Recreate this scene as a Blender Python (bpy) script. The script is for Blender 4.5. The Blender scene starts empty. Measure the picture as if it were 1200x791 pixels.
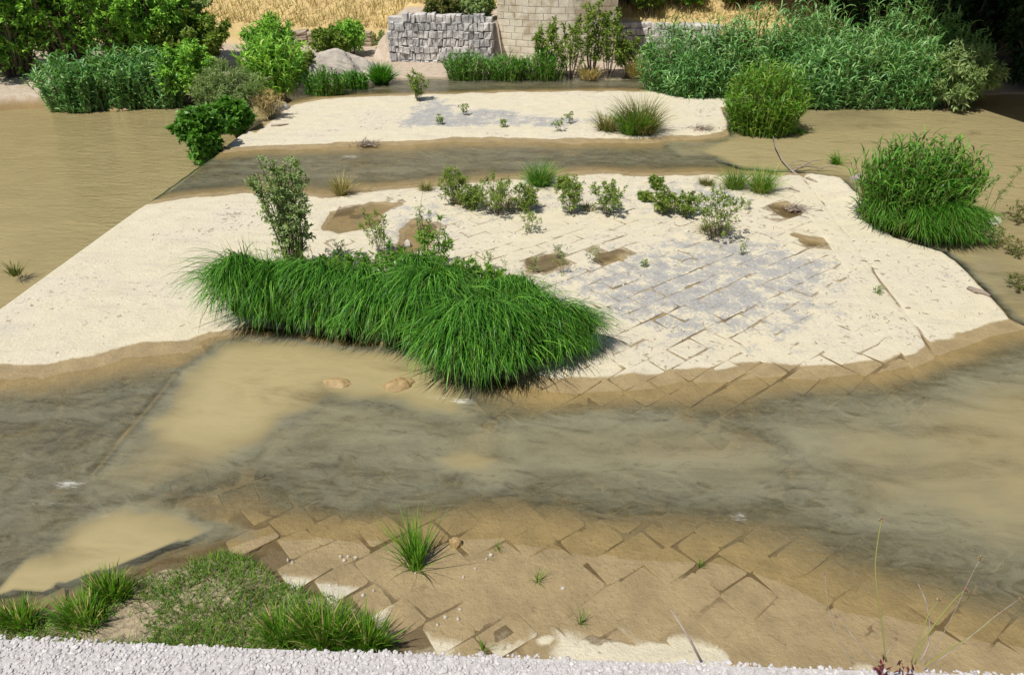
import bpy, math, random
import numpy as np
from mathutils import Vector, Matrix

# ------------------------------------------------------------------ camera, sky, sun, exposure
PITCH, YAW, CAM_H, FPX = math.radians(31.1), math.radians(4.77), 6.5, 873.0
scene = bpy.context.scene
COL = scene.collection
cam_data = bpy.data.cameras.new('camera')
cam_data.sensor_width = 36.0
cam_data.lens = FPX / 1200.0 * 36.0
cam_data.clip_start = 0.05
cam_data.clip_end = 2000.0
cam = bpy.data.objects.new('camera', cam_data)
cam.location = (0, 0, CAM_H)
cam.rotation_euler = (math.pi / 2 - PITCH, 0, YAW)
COL.objects.link(cam)
scene.camera = cam

SUN_EL = math.radians(60)
SUN_DIR = Vector((-0.62, -0.78, 0)).normalized()      # horizontal direction towards the sun
to_sun = Vector((SUN_DIR.x * math.cos(SUN_EL), SUN_DIR.y * math.cos(SUN_EL), math.sin(SUN_EL)))
world = bpy.data.worlds.new('World')
scene.world = world
world.use_nodes = True
wn = world.node_tree
sky = wn.nodes.new('ShaderNodeTexSky')
sky.sky_type = 'NISHITA'
sky.sun_disc = False
sky.sun_elevation = SUN_EL
sky.sun_rotation = math.atan2(SUN_DIR.x, SUN_DIR.y)
wn.links.new(sky.outputs[0], wn.nodes['Background'].inputs[0])
wn.nodes['Background'].inputs[1].default_value = 0.078
sun_data = bpy.data.lights.new('sun', 'SUN')
sun_data.energy = 5.0
sun_data.angle = math.radians(0.53)
sun_data.color = (1.0, 0.955, 0.88)
sun = bpy.data.objects.new('sun', sun_data)
sun.rotation_euler = to_sun.to_track_quat('Z', 'Y').to_euler()
sun.location = to_sun * 60
COL.objects.link(sun)
vs = scene.view_settings
vs.view_transform = 'Standard'
vs.look = 'None'
vs.exposure = 0.16
vs.gamma = 1.0
vs.use_curve_mapping = False
scene.cycles.max_bounces = 8
scene.cycles.transparent_max_bounces = 12

R = np.random.default_rng(7)
random.seed(7)

# ------------------------------------------------------------------ surveying helpers
_f = np.array([-math.sin(YAW) * math.cos(PITCH), math.cos(YAW) * math.cos(PITCH), -math.sin(PITCH)])
_r = np.array([math.cos(YAW), math.sin(YAW), 0.0])
_u = np.cross(_r, _f)
EYE = np.array([0, 0, CAM_H])

def G(px, py, z=0.0):
    """point of the photograph -> point on the level z (survey of the site)"""
    d = _f + (px - 600) / FPX * _r - (py - 395.5) / FPX * _u
    return EYE + (z - CAM_H) / d[2] * d

def depth_of(P):
    return float(np.dot(np.asarray(P, float) - EYE, _f))

def top_height(P, py):
    """height above P of something that reaches photo row py"""
    k = -(py - 395.5) / FPX
    q = np.array([P[0], P[1], 0.0]) - EYE
    a0, b0 = np.dot(q, _u), np.dot(q, _f)
    z = (k * b0 - a0) / (_u[2] - k * _f[2])
    return float(z - P[2])

def width_m(P, wpx):
    return wpx * depth_of(P) / FPX

# ------------------------------------------------------------------ noise, polygons
def _hash(ix, iy, seed):
    n = (ix.astype(np.int64) * 374761393 + iy.astype(np.int64) * 668265263 + seed * 1274126177) & 0x7fffffff
    n = ((n ^ (n >> 13)) * 1274126177) & 0x7fffffff
    return ((n ^ (n >> 16)) & 0xffff) / 65535.0

def vnoise(x, y, seed=0):
    x = np.asarray(x, float); y = np.asarray(y, float)
    ix, iy = np.floor(x), np.floor(y)
    fx, fy = x - ix, y - iy
    fx = fx * fx * (3 - 2 * fx); fy = fy * fy * (3 - 2 * fy)
    a = _hash(ix, iy, seed); b = _hash(ix + 1, iy, seed)
    c = _hash(ix, iy + 1, seed); d = _hash(ix + 1, iy + 1, seed)
    return (a * (1 - fx) + b * fx) * (1 - fy) + (c * (1 - fx) + d * fx) * fy

def fbm(x, y, seed=0, octaves=4):
    s, a, t = 0.0, 0.5, 0.0
    for i in range(octaves):
        s = s + a * vnoise(x * 2 ** i + 17.3 * i, y * 2 ** i - 9.1 * i, seed + i)
        t += a; a *= 0.5
    return s / t * 2 - 1

def sstep(a, b, x):
    t = np.clip((x - a) / (b - a), 0, 1)
    return t * t * (3 - 2 * t)

def sdf(poly, x, y):
    """signed distance in metres to a ground polygon, positive inside"""
    P = np.asarray(poly, float)[:, :2]
    d2 = np.full(x.shape, 1e9); ins = np.zeros(x.shape, bool)
    n = len(P)
    for i in range(n):
        ax, ay = P[i]; bx, by = P[(i + 1) % n]
        ex, ey = bx - ax, by - ay
        wx, wy = x - ax, y - ay
        t = np.clip((wx * ex + wy * ey) / (ex * ex + ey * ey + 1e-12), 0, 1)
        dx, dy = wx - ex * t, wy - ey * t
        d2 = np.minimum(d2, dx * dx + dy * dy)
        if ay != by:
            c = ((ay > y) != (by > y)) & (x < (bx - ax) * (y - ay) / (by - ay) + ax)
            ins ^= c
    d = np.sqrt(d2)
    return np.where(ins, d, -d)

def GP(pts, z=0.0):
    return [tuple(G(a, b, z)) for a, b in pts]

# ------------------------------------------------------------------ mesh helpers
def mesh_arrays(name, V, faces_list, smooth=False):
    """V (n,3); faces_list: list of int arrays (m,3) or (m,4)"""
    me = bpy.data.meshes.new(name)
    V = np.ascontiguousarray(V, dtype=np.float32)
    me.vertices.add(len(V)); me.vertices.foreach_set('co', V.ravel())
    idx, start, tot = [], [], []
    off = 0
    for F in faces_list:
        if len(F) == 0: continue
        F = np.asarray(F, np.int32); k = F.shape[1]
        idx.append(F.ravel())
        start.append(off + np.arange(len(F), dtype=np.int32) * k)
        tot.append(np.full(len(F), k, np.int32))
        off += F.size
    idx = np.concatenate(idx); start = np.concatenate(start); tot = np.concatenate(tot)
    me.loops.add(len(idx)); me.loops.foreach_set('vertex_index', idx)
    me.polygons.add(len(start)); me.polygons.foreach_set('loop_start', start)
    me.polygons.foreach_set('loop_total', tot)
    me.polygons.foreach_set('use_smooth', np.full(len(start), bool(smooth)))
    me.update(calc_edges=True)
    me.validate()
    return me

def link(name, me, mat, parent=None):
    o = bpy.data.objects.new(name, me)
    COL.objects.link(o)
    if mat is not None and me is not None and not me.materials:
        me.materials.append(mat)
    if parent is not None:
        o.parent = parent
    return o

def empty(name, loc, label, cat, group=None):
    o = bpy.data.objects.new(name, None)
    o.empty_display_size = 0.2
    COL.objects.link(o); o.location = [float(v) for v in loc]
    tag(o, label, cat, group)
    return o

def tag(o, label, cat, group=None):
    o['label'] = label; o['category'] = cat
    if group: o['group'] = group

def structure(o):
    o['kind'] = 'structure'; return o

class Soup:
    """collects vertex / face arrays into one mesh"""
    def __init__(s): s.V = []; s.Q = []; s.T = []; s.n = 0
    def add(s, V, Q=None, T=None):
        s.V.append(np.asarray(V, float))
        if Q is not None and len(Q): s.Q.append(np.asarray(Q) + s.n)
        if T is not None and len(T): s.T.append(np.asarray(T) + s.n)
        s.n += len(V)
    def mesh(s, name, smooth=False):
        fl = []
        if s.Q: fl.append(np.concatenate(s.Q))
        if s.T: fl.append(np.concatenate(s.T))
        return mesh_arrays(name, np.concatenate(s.V), fl, smooth)

def grid_faces(nx, ny):
    i = np.arange(nx - 1); j = np.arange(ny - 1)
    I, J = np.meshgrid(i, j)
    a = (J * nx + I).ravel()
    return np.stack([a, a + 1, a + nx + 1, a + nx], 1)

def tube(soup, pts, rad, sides=5):
    pts = np.asarray(pts, float); n = len(pts)
    rad = np.broadcast_to(np.asarray(rad, float), (n,))
    d = np.gradient(pts, axis=0); d /= np.linalg.norm(d, axis=1)[:, None] + 1e-9
    ref = np.array([0.31, 0.92, 0.23]) if abs(d[0][2]) > 0.8 else np.array([0.05, 0.1, 1.0])
    a = np.cross(d, ref); a /= np.linalg.norm(a, axis=1)[:, None] + 1e-9
    b = np.cross(d, a)
    th = np.arange(sides) * 2 * math.pi / sides
    ring = pts[:, None, :] + rad[:, None, None] * (np.cos(th)[None, :, None] * a[:, None, :] + np.sin(th)[None, :, None] * b[:, None, :])
    V = ring.reshape(-1, 3)
    Q = []
    for i in range(n - 1):
        for k in range(sides):
            k2 = (k + 1) % sides
            Q.append((i * sides + k, i * sides + k2, (i + 1) * sides + k2, (i + 1) * sides + k))
    T = [(0, k + 1, k) for k in range(1, sides - 1)] + [((n - 1) * sides, (n - 1) * sides + k, (n - 1) * sides + k + 1) for k in range(1, sides - 1)]
    soup.add(V, Q, T)

def tubes_fast(soup, A, B, C, r0, r1):
    """many 3-sided two-segment twigs A->B->C"""
    n = len(A)
    if n == 0: return
    d = C - A; d /= np.linalg.norm(d, axis=1)[:, None] + 1e-9
    ref = np.tile(np.array([0.3, 0.5, 0.81]), (n, 1))
    a = np.cross(d, ref); a /= np.linalg.norm(a, axis=1)[:, None] + 1e-9
    b = np.cross(d, a)
    rings = []
    for P, r in ((A, r0), (B, (r0 + r1) / 2), (C, r1)):
        for k in range(3):
            th = k * 2.0944
            rings.append(P + (math.cos(th) * a + math.sin(th) * b) * np.asarray(r).reshape(-1, 1))
    V = np.stack(rings, 1).reshape(-1, 3)
    base = np.arange(n)[:, None] * 9
    q = []
    for s in (0, 3):
        for k in range(3):
            q.append(np.concatenate([base + s + k, base + s + (k + 1) % 3, base + s + 3 + (k + 1) % 3, base + s + 3 + k], 1))
    soup.add(V, np.concatenate(q))

def blades(soup, root, az, length, width, lean, curl, segs=4, twist=None, power=1.0, tipw=0.08):
    """grass blades: root (n,3); az heading; lean = start angle from vertical, curl = added angle"""
    n = len(root)
    az, length, width, lean, curl = [np.broadcast_to(np.asarray(v, float), (n,)) for v in (az, length, width, lean, curl)]
    d = np.stack([np.cos(az), np.sin(az), np.zeros(n)], 1)
    side = np.stack([-np.sin(az), np.cos(az), np.zeros(n)], 1)
    if twist is None: twist = R.uniform(-0.7, 0.7, n)
    up = np.array([0, 0, 1.0])
    p = root.copy(); rows = []
    for s in range(segs + 1):
        t = s / segs
        th = lean + curl * t ** power
        w = width * (1 - t) ** 0.6 * (0.75 + 0.5 * min(1, t * 3) * 0.5) + width * tipw * (t == 1) * 0
        nrm = -np.cos(th)[:, None] * d + np.sin(th)[:, None] * up
        sv = side * np.cos(twist)[:, None] + nrm * np.sin(twist)[:, None]
        if s == segs: rows.append(p[:, None, :])
        else: rows.append(np.stack([p - sv * (w / 2)[:, None], p + sv * (w / 2)[:, None]], 1))
        p = p + (length / segs)[:, None] * (np.sin(th)[:, None] * d + np.cos(th)[:, None] * up)
    V = np.concatenate(rows, 1)                      # n, 2*segs+1, 3
    k = 2 * segs + 1
    base = np.arange(n)[:, None] * k
    q = [np.concatenate([base + 2 * s, base + 2 * s + 1, base + 2 * s + 3, base + 2 * s + 2], 1) for s in range(segs - 1)]
    t = np.concatenate([base + 2 * (segs - 1), base + 2 * (segs - 1) + 1, base + 2 * segs], 1)
    soup.add(V.reshape(-1, 3), np.concatenate(q) if q else None, t)

def unit(v): return v / (np.linalg.norm(v, axis=-1, keepdims=True) + 1e-9)

def leaves(soup, base, direc, length, width, fold=0.25, droop=0.25, updir=None):
    """folded, slightly drooping leaves, 4 triangles each"""
    n = len(base)
    if n == 0: return
    length = np.broadcast_to(np.asarray(length, float), (n,))[:, None]
    width = np.broadcast_to(np.asarray(width, float), (n,))[:, None]
    d = unit(direc)
    rnd = unit(R.normal(size=(n, 3)) * 0.55 + np.array([0, 0, 1.0])) if updir is None else updir
    s = unit(np.cross(d, rnd)); nn = np.cross(s, d)
    mid = base + d * length * 0.45
    tip = base + d * length - nn * length * droop
    l = mid + s * width / 2 + nn * width * fold
    r = mid - s * width / 2 + nn * width * fold
    V = np.stack([base, l, tip, r, mid], 1).reshape(-1, 3)
    b = np.arange(n)[:, None] * 5
    T = np.concatenate([np.concatenate([b + i, b + j, b + k], 1) for i, j, k in ((0, 4, 1), (4, 2, 1), (0, 3, 4), (4, 3, 2))])
    soup.add(V, None, T)

# ------------------------------------------------------------------ materials
def new_mat(name):
    m = bpy.data.materials.new(name); m.use_nodes = True
    nt = m.node_tree
    for n in list(nt.nodes):
        if n.type != 'OUTPUT_MATERIAL': nt.nodes.remove(n)
    return m, nt, nt.nodes['Material Output']

class NT:
    def __init__(s, nt): s.nt = nt
    def n(s, t, **kw):
        nd = s.nt.nodes.new(t)
        for k, v in kw.items(): setattr(nd, k, v)
        return nd
    def l(s, a, b): s.nt.links.new(a, b)
    def val(s, sock, v):
        if hasattr(v, 'is_linked') or isinstance(v, bpy.types.NodeSocket): s.l(v, sock)
        else: sock.default_value = v
    def math(s, op, a, b=0.0, c=0.0, clamp=False):
        nd = s.n('ShaderNodeMath', operation=op); nd.use_clamp = clamp
        for i, v in enumerate((a, b, c)): s.val(nd.inputs[i], v)
        return nd.outputs[0]
    def mix(s, f, a, b, mode='MIX'):
        nd = s.n('ShaderNodeMix', data_type='RGBA', blend_type=mode)
        s.val(nd.inputs[0], f)
        for i, v in ((6, a), (7, b)):
            s.val(nd.inputs[i], (*v, 1.0) if isinstance(v, tuple) and len(v) == 3 else v)
        return nd.outputs[2]
    def ramp(s, x, lo, hi, a=0.0, b=1.0, smooth=True):
        nd = s.n('ShaderNodeMapRange'); nd.interpolation_type = 'SMOOTHSTEP' if smooth else 'LINEAR'
        s.val(nd.inputs[0], x)
        for i, v in enumerate((lo, hi, a, b)): nd.inputs[1 + i].default_value = v
        return nd.outputs[0]
    def noise(s, vec, scale, detail=4.0, rough=0.55, dist=0.0):
        nd = s.n('ShaderNodeTexNoise')
        s.val(nd.inputs['Vector'], vec)
        nd.inputs['Scale'].default_value = scale; nd.inputs['Detail'].default_value = detail
        nd.inputs['Roughness'].default_value = rough; nd.inputs['Distortion'].default_value = dist
        return nd.outputs[0]
    def mapping(s, vec, scale=(1, 1, 1), rot=(0, 0, 0)):
        nd = s.n('ShaderNodeMapping')
        s.l(vec, nd.inputs[0]); nd.inputs['Scale'].default_value = scale; nd.inputs['Rotation'].default_value = rot
        return nd.outputs[0]
    def attr(s, name):
        return s.n('ShaderNodeAttribute', attribute_name=name).outputs['Fac']
    def pos(s):
        return s.n('ShaderNodeNewGeometry').outputs['Position']
    def bump(s, h, strength, dist, normal=None):
        nd = s.n('ShaderNodeBump'); nd.inputs['Strength'].default_value = strength; nd.inputs['Distance'].default_value = dist
        s.l(h, nd.inputs['Height'])
        if normal is not None: s.l(normal, nd.inputs['Normal'])
        return nd.outputs[0]

def plant_mat(name, cols, trans=0.35, rough=0.5, gloss=0.25, tipcol=None):
    """leaf material: colour differs from leaf to leaf, light passes through"""
    m, nt, out = new_mat(name); k = NT(nt)
    geo = k.n('ShaderNodeNewGeometry')
    ri = geo.outputs['Random Per Island']
    cr = k.n('ShaderNodeValToRGB'); k.l(ri, cr.inputs[0])
    el = cr.color_ramp.elements
    while len(el) < len(cols): el.new(0.5)
    for i, c in enumerate(cols):
        el[i].position = i / (len(cols) - 1); el[i].color = (*c, 1)
    big = k.noise(geo.outputs['Position'], 1.3, 2)
    c1 = k.mix(k.ramp(big, 0.35, 0.65, 0.0, 1.0), cr.outputs[0], (0.74, 0.80, 0.62), 'MULTIPLY')
    df = k.n('ShaderNodeBsdfPrincipled')
    k.l(c1, df.inputs['Base Color']); df.inputs['Roughness'].default_value = rough
    df.inputs['Specular IOR Level'].default_value = gloss
    tr = k.n('ShaderNodeBsdfTranslucent')
    k.l(k.mix(1.0, c1, (1.15, 1.25, 0.55), 'MULTIPLY'), tr.inputs[0])
    mx = k.n('ShaderNodeMixShader'); mx.inputs[0].default_value = trans
    k.l(df.outputs[0], mx.inputs[1]); k.l(tr.outputs[0], mx.inputs[2]); k.l(mx.outputs[0], out.inputs[0])
    return m

def plain_mat(name, c0, c1, scale=8.0, rough=0.85, bump=0.3, bdist=0.01, spec=0.3, c2=None):
    m, nt, out = new_mat(name); k = NT(nt)
    P = k.pos()
    f = k.noise(P, scale, 5, 0.6)
    c = k.mix(k.ramp(f, 0.32, 0.68), c0, c1)
    if c2 is not None:
        c = k.mix(k.ramp(k.noise(k.mapping(P, (2.6, 2.6, 0.5)), scale * 0.5, 5, 0.7), 0.52, 0.70, 0, 0.7), c, c2)
        c = k.mix(k.ramp(k.noise(P, scale * 0.35, 4, 0.65), 0.5, 0.64), c, c2)
    b = k.n('ShaderNodeBsdfPrincipled')
    k.l(c, b.inputs['Base Color']); b.inputs['Roughness'].default_value = rough
    b.inputs['Specular IOR Level'].default_value = spec
    k.l(k.bump(k.noise(P, scale * 4, 5, 0.65), bump, bdist), b.inputs['Normal'])
    k.l(b.outputs[0], out.inputs[0])
    return m

def apron_mat(name, stone):
    """silt, concrete and paving: pale when dry, brown when damp, dark and slimy where always under water"""
    m, nt, out = new_mat(name); k = NT(nt)
    P = k.pos()
    z = k.n('ShaderNodeSeparateXYZ'); k.l(P, z.inputs[0]); zz = z.outputs[2]
    n_big = k.noise(P, 0.55, 4, 0.6); n_mid = k.noise(P, 2.6, 5, 0.65); n_fin = k.noise(P, 16, 5, 0.7); n_grit = k.noise(P, 90, 3, 0.7)
    zn = k.math('ADD', zz, k.math('MULTIPLY_ADD', n_mid, 0.012, -0.006))
    zn = k.math('ADD', zn, k.math('MULTIPLY_ADD', n_fin, 0.006, -0.003))
    cream = k.mix(k.ramp(n_mid, 0.3, 0.7), (0.585, 0.53, 0.385), (0.53, 0.475, 0.345))
    cream = k.mix(k.ramp(n_fin, 0.50, 0.78, 0, 0.55), cream, (0.40, 0.355, 0.28))
    cream = k.mix(k.ramp(n_big, 0.42, 0.66, 0, 0.55), cream, (0.55, 0.50, 0.40))
    cream = k.mix(k.ramp(n_grit, 0.54, 0.70, 0, 0.6), cream, (0.30, 0.27, 0.22))
    rubb = k.noise(P, 5.0, 7, 0.72, 0.8)
    cream = k.mix(k.math('MULTIPLY', k.ramp(rubb, 0.54, 0.66), k.ramp(n_big, 0.38, 0.60, 0.0, 0.6)), cream, (0.36, 0.335, 0.30))
    grey = k.mix(k.ramp(n_fin, 0.3, 0.7), (0.225, 0.222, 0.215), (0.41, 0.40, 0.375))
    spk = k.math('ADD', k.math('MULTIPLY', n_mid, 1.5), k.math('MULTIPLY_ADD', n_fin, 1.7, -1.6))
    fb = k.ramp(k.math('ADD', k.attr('bare'), spk), 0.50, 0.72)
    dry = k.mix(fb, cream, grey)
    deb = k.ramp(k.math('ADD', k.noise(P, 9.0, 3, 0.5, 0.6), k.math('MULTIPLY_ADD', n_big, 0.5, -0.25)), 0.665, 0.72, 0, 0.75)
    dry = k.mix(deb, dry, (0.24, 0.19, 0.125))
    strk = k.noise(k.mapping(P, (0.35, 2.2, 1)), 1.6, 5, 0.65)
    dry = k.mix(k.ramp(strk, 0.52, 0.72, 0, 0.35), dry, (0.36, 0.335, 0.29))
    if not stone:
        dirt = k.mix(k.ramp(n_fin, 0.35, 0.65), (0.20, 0.165, 0.11), (0.38, 0.31, 0.20))
        dry = k.mix(k.ramp(k.math('ADD', k.attr('mud'), k.math('MULTIPLY_ADD', n_mid, 0.8, -0.4)), 0.35, 0.65), dry, dirt)
    wet = k.mix(k.ramp(n_mid, 0.3, 0.7), (0.33, 0.25, 0.132), (0.25, 0.19, 0.10))
    wet = k.mix(k.ramp(n_fin, 0.55, 0.75, 0, 0.55), wet, (0.14, 0.10, 0.048))
    if not stone:
        wet = k.mix(k.ramp(k.attr('mud'), 0.3, 0.9, 0, 0.85), wet, (0.115, 0.082, 0.04))
    alg = k.mix(k.ramp(n_mid, 0.3, 0.65), (0.066, 0.058, 0.034), (0.135, 0.114, 0.062))
    alg = k.mix(k.ramp(n_fin, 0.52, 0.72, 0, 0.8), alg, (0.024, 0.026, 0.017))
    alg = k.mix(k.ramp(n_fin, 0.40, 0.22, 0, 0.4), alg, (0.20, 0.15, 0.075))
    alg = k.mix(k.ramp(k.noise(P, 5.5, 6, 0.75, 1.2), 0.50, 0.66, 0, 0.7), alg, (0.21, 0.165, 0.09))
    if not stone:
        alg = k.mix(k.ramp(k.attr('mud'), 0.3, 0.9, 0, 0.75), alg, (0.23, 0.18, 0.10))
    c = k.mix(k.ramp(k.math('ADD', zn, k.math('MULTIPLY_ADD', n_fin, 0.04, -0.02)), -0.062, -0.012), alg, wet)
    isdry = k.ramp(zn, 0.027, 0.032)
    c = k.mix(isdry, c, dry)
    b = k.n('ShaderNodeBsdfPrincipled')
    k.l(c, b.inputs['Base Color'])
    k.val(b.inputs['Roughness'], k.math('MULTIPLY_ADD', isdry, 0.35, 0.55))
    b.inputs['Specular IOR Level'].default_value = 0.25
    h = k.math('ADD', k.math('ADD', k.math('MULTIPLY', n_fin, 1.0), k.math('MULTIPLY', rubb, 0.35)), k.math('MULTIPLY', n_grit, 0.3))
    k.l(k.bump(h, 0.75, 0.035), b.inputs['Normal'])
    k.l(b.outputs[0], out.inputs[0])
    return m

def water_mat(name, muddy, attr=True, ripple=(1.2, 2.2), k_abs=4.2, bumpd=0.02, rough=0.045):
    """turbid water: the silt it carries hides the bed with depth, the surface mirrors the sky"""
    m, nt, out = new_mat(name); k = NT(nt)
    P = k.pos()
    st = k.mapping(P, (0.6, 1.5, 1), (0, 0, math.radians(24)))
    n1 = k.noise(st, 1.1, 5, 0.6, 0.6); n2 = k.noise(k.mapping(P, (0.8, 1.9, 1), (0, 0, math.radians(26))), 2.2, 9, 0.70, 1.8)
    if attr:
        dep = k.attr('depth')
        dn = k.math('MULTIPLY', dep, k.math('MULTIPLY_ADD', n1, 3.2, -0.55))
        mk = k.math('SUBTRACT', 1.0, k.math('POWER', 2.718, k.math('MULTIPLY', dn, -k_abs)), clamp=True)
        mk = k.math('MULTIPLY', mk, k.ramp(k.math('ADD', n2, k.math('MULTIPLY', dep, 1.6)), 0.34, 0.74, 0.05, 1.15), clamp=True)
    else:
        mk = 1.0
    col = k.mix(k.ramp(n1, 0.3, 0.7), muddy[0], muddy[1])
    if attr:
        deepc = k.ramp(dep, 0.07, 0.26)
        col = k.mix(deepc, muddy[2], col)
    rip = k.mapping(P, (ripple[0], ripple[1], 1), (0, 0, math.radians(14)))
    h = k.math('ADD', k.noise(rip, 2.2, 4, 0.6, 0.5), k.math('MULTIPLY', k.noise(rip, 7.0, 3, 0.6, 0.4), 0.3))
    bn = k.bump(h, 0.8, bumpd * 1.5)
    df = k.n('ShaderNodeBsdfDiffuse'); k.l(col, df.inputs[0]); k.l(k.bump(h, 0.22, bumpd), df.inputs['Normal'])
    tr = k.n('ShaderNodeBsdfTransparent'); tr.inputs[0].default_value = (0.93, 0.92, 0.84, 1)
    body = k.n('ShaderNodeMixShader'); k.val(body.inputs[0], mk)
    k.l(tr.outputs[0], body.inputs[1]); k.l(df.outputs[0], body.inputs[2])
    last = body.outputs[0]
    if attr:
        fo = k.attr('foam')
        ff = k.ramp(k.math('ADD', k.math('MULTIPLY', fo, 0.75), k.noise(k.mapping(P, (3.5, 15, 1), (0, 0, -0.3)), 1.6, 6, 0.75)), 0.80, 1.2, 0, 0.6)
        fd = k.n('ShaderNodeBsdfDiffuse'); fd.inputs[0].default_value = (0.78, 0.77, 0.72, 1)
        fm = k.n('ShaderNodeMixShader'); k.l(ff, fm.inputs[0]); k.l(last, fm.inputs[1]); k.l(fd.outputs[0], fm.inputs[2])
        last = fm.outputs[0]
    gl = k.n('ShaderNodeBsdfGlossy'); gl.inputs['Roughness'].default_value = rough; k.l(bn, gl.inputs['Normal'])
    fr = k.n('ShaderNodeFresnel'); fr.inputs[0].default_value = 1.33; k.l(bn, fr.inputs['Normal'])
    mx = k.n('ShaderNodeMixShader'); k.l(fr.outputs[0], mx.inputs[0]); k.l(last, mx.inputs[1]); k.l(gl.outputs[0], mx.inputs[2])
    k.l(mx.outputs[0], out.inputs[0])
    return m

M = {}
M['apron'] = apron_mat('river silt and concrete', False)
M['stone'] = apron_mat('paving stone', True)
M['water'] = water_mat('shallow turbid water', ((0.35, 0.288, 0.148), (0.285, 0.238, 0.122), (0.275, 0.268, 0.185)))
M['river'] = water_mat('muddy river water', ((0.30, 0.245, 0.118), (0.26, 0.21, 0.10)), False, (1.0, 2.6), bumpd=0.05, rough=0.06)
M['straw_soil'] = plain_mat('dry straw soil', (0.50, 0.34, 0.12), (0.36, 0.24, 0.10), 1.2, 0.95, 0.6, 0.05, 0.1)
M['limestone'] = plain_mat('pale pier limestone', (0.50, 0.45, 0.345), (0.60, 0.55, 0.44), 2.2, 0.9, 0.5, 0.02, 0.2, (0.38, 0.31, 0.21))
M['mortar'] = plain_mat('old mortar', (0.30, 0.25, 0.17), (0.38, 0.32, 0.22), 5, 0.95, 0.5, 0.02, 0.1)
M['rubble'] = plain_mat('grey rubble stone', (0.56, 0.53, 0.49), (0.34, 0.33, 0.32), 2.0, 0.9, 0.9, 0.05, 0.2, (0.17, 0.17, 0.17))
M['brownstone'] = plain_mat('brown wall stone', (0.24, 0.19, 0.13), (0.35, 0.29, 0.21), 2.2, 0.9, 0.7, 0.03, 0.2)
M['rock'] = plain_mat('weathered boulder', (0.45, 0.40, 0.33), (0.30, 0.27, 0.235), 1.6, 0.9, 0.8, 0.05, 0.2, (0.22, 0.19, 0.16))
M['mudrock'] = plain_mat('wet tan rock', (0.24, 0.16, 0.065), (0.35, 0.25, 0.12), 9, 0.6, 0.5, 0.01, 0.4)
M['pebble'] = plain_mat('white pebble', (0.52, 0.48, 0.41), (0.38, 0.34, 0.28), 20, 0.8, 0.3, 0.004)
M['gravel'] = None
M['wood'] = plain_mat('grey driftwood', (0.20, 0.155, 0.12), (0.31, 0.26, 0.21), 14, 0.9, 0.5, 0.004)
M['bark'] = plain_mat('bark', (0.10, 0.075, 0.05), (0.17, 0.13, 0.09), 10, 0.95, 0.6, 0.01)
M['soil'] = plain_mat('pinkish bank gravel', (0.42, 0.33, 0.26), (0.52, 0.43, 0.36), 5, 0.95, 0.8, 0.03)
M['road'] = plain_mat('bridge road asphalt', (0.05, 0.05, 0.05), (0.07, 0.07, 0.068), 30, 0.9, 0.4, 0.004)
M['sedge'] = plant_mat('sedge blade', [(0.020, 0.088, 0.011), (0.053, 0.187, 0.019), (0.110, 0.319, 0.032), (0.253, 0.528, 0.079)], 0.35, 0.42, 0.3)
M['brightgrass'] = plant_mat('bright grass blade', [(0.063, 0.179, 0.014), (0.109, 0.276, 0.022), (0.182, 0.359, 0.036), (0.292, 0.389, 0.060)], 0.38, 0.45, 0.3)
M['reed'] = plant_mat('reed leaf', [(0.084, 0.220, 0.064), (0.132, 0.315, 0.099), (0.207, 0.420, 0.141), (0.363, 0.545, 0.218)], 0.3, 0.42, 0.4)
M['willow'] = plant_mat('willow leaf', [(0.110, 0.184, 0.030), (0.176, 0.270, 0.045), (0.253, 0.346, 0.060), (0.341, 0.378, 0.100)], 0.35, 0.5, 0.25)
M['olive'] = plant_mat('grey green leaf', [(0.163, 0.240, 0.086), (0.256, 0.346, 0.136), (0.373, 0.454, 0.194)], 0.3, 0.6, 0.2)
M['dark'] = plant_mat('dark tree leaf', [(0.090, 0.241, 0.034), (0.187, 0.409, 0.055), (0.315, 0.575, 0.079), (0.501, 0.741, 0.121)], 0.3, 0.5, 0.25)
M['shade_dark'] = plant_mat('shade-darkened tree leaf', [(0.018, 0.045, 0.012), (0.030, 0.070, 0.018), (0.050, 0.095, 0.026)], 0.2, 0.5, 0.2)  # tree leaf with the bridge's shade put into its colour
M['lush'] = plant_mat('lush grass blade', [(0.035, 0.125, 0.014), (0.070, 0.210, 0.022), (0.115, 0.300, 0.034), (0.20, 0.41, 0.06)], 0.36, 0.45, 0.25)
M['vine'] = plant_mat('fresh broad leaf', [(0.060, 0.175, 0.018), (0.108, 0.263, 0.030), (0.168, 0.350, 0.048)], 0.35, 0.45, 0.35)
M['straw'] = plant_mat('dry straw blade', [(0.44, 0.33, 0.15), (0.56, 0.43, 0.21), (0.66, 0.53, 0.29)], 0.25, 0.8, 0.1)
M['drygreen'] = plant_mat('half dry blade', [(0.10, 0.15, 0.035), (0.17, 0.19, 0.06), (0.27, 0.22, 0.10), (0.07, 0.14, 0.02)], 0.3, 0.7, 0.1)
M['stalk'] = plant_mat('yellow green stalk', [(0.30, 0.31, 0.10), (0.36, 0.33, 0.12)], 0.2, 0.6, 0.2)
M['deadstalk'] = plain_mat('dead stalk', (0.22, 0.17, 0.13), (0.33, 0.28, 0.23), 40, 0.9, 0.2, 0.002)
M['redleaf'] = plant_mat('dark red leaf', [(0.09, 0.012, 0.02), (0.20, 0.02, 0.035), (0.05, 0.02, 0.02)], 0.25, 0.5, 0.3)
M['flower'] = plant_mat('dried flower head', [(0.35, 0.24, 0.17), (0.22, 0.10, 0.09), (0.50, 0.40, 0.30)], 0.2, 0.8, 0.1)

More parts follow.
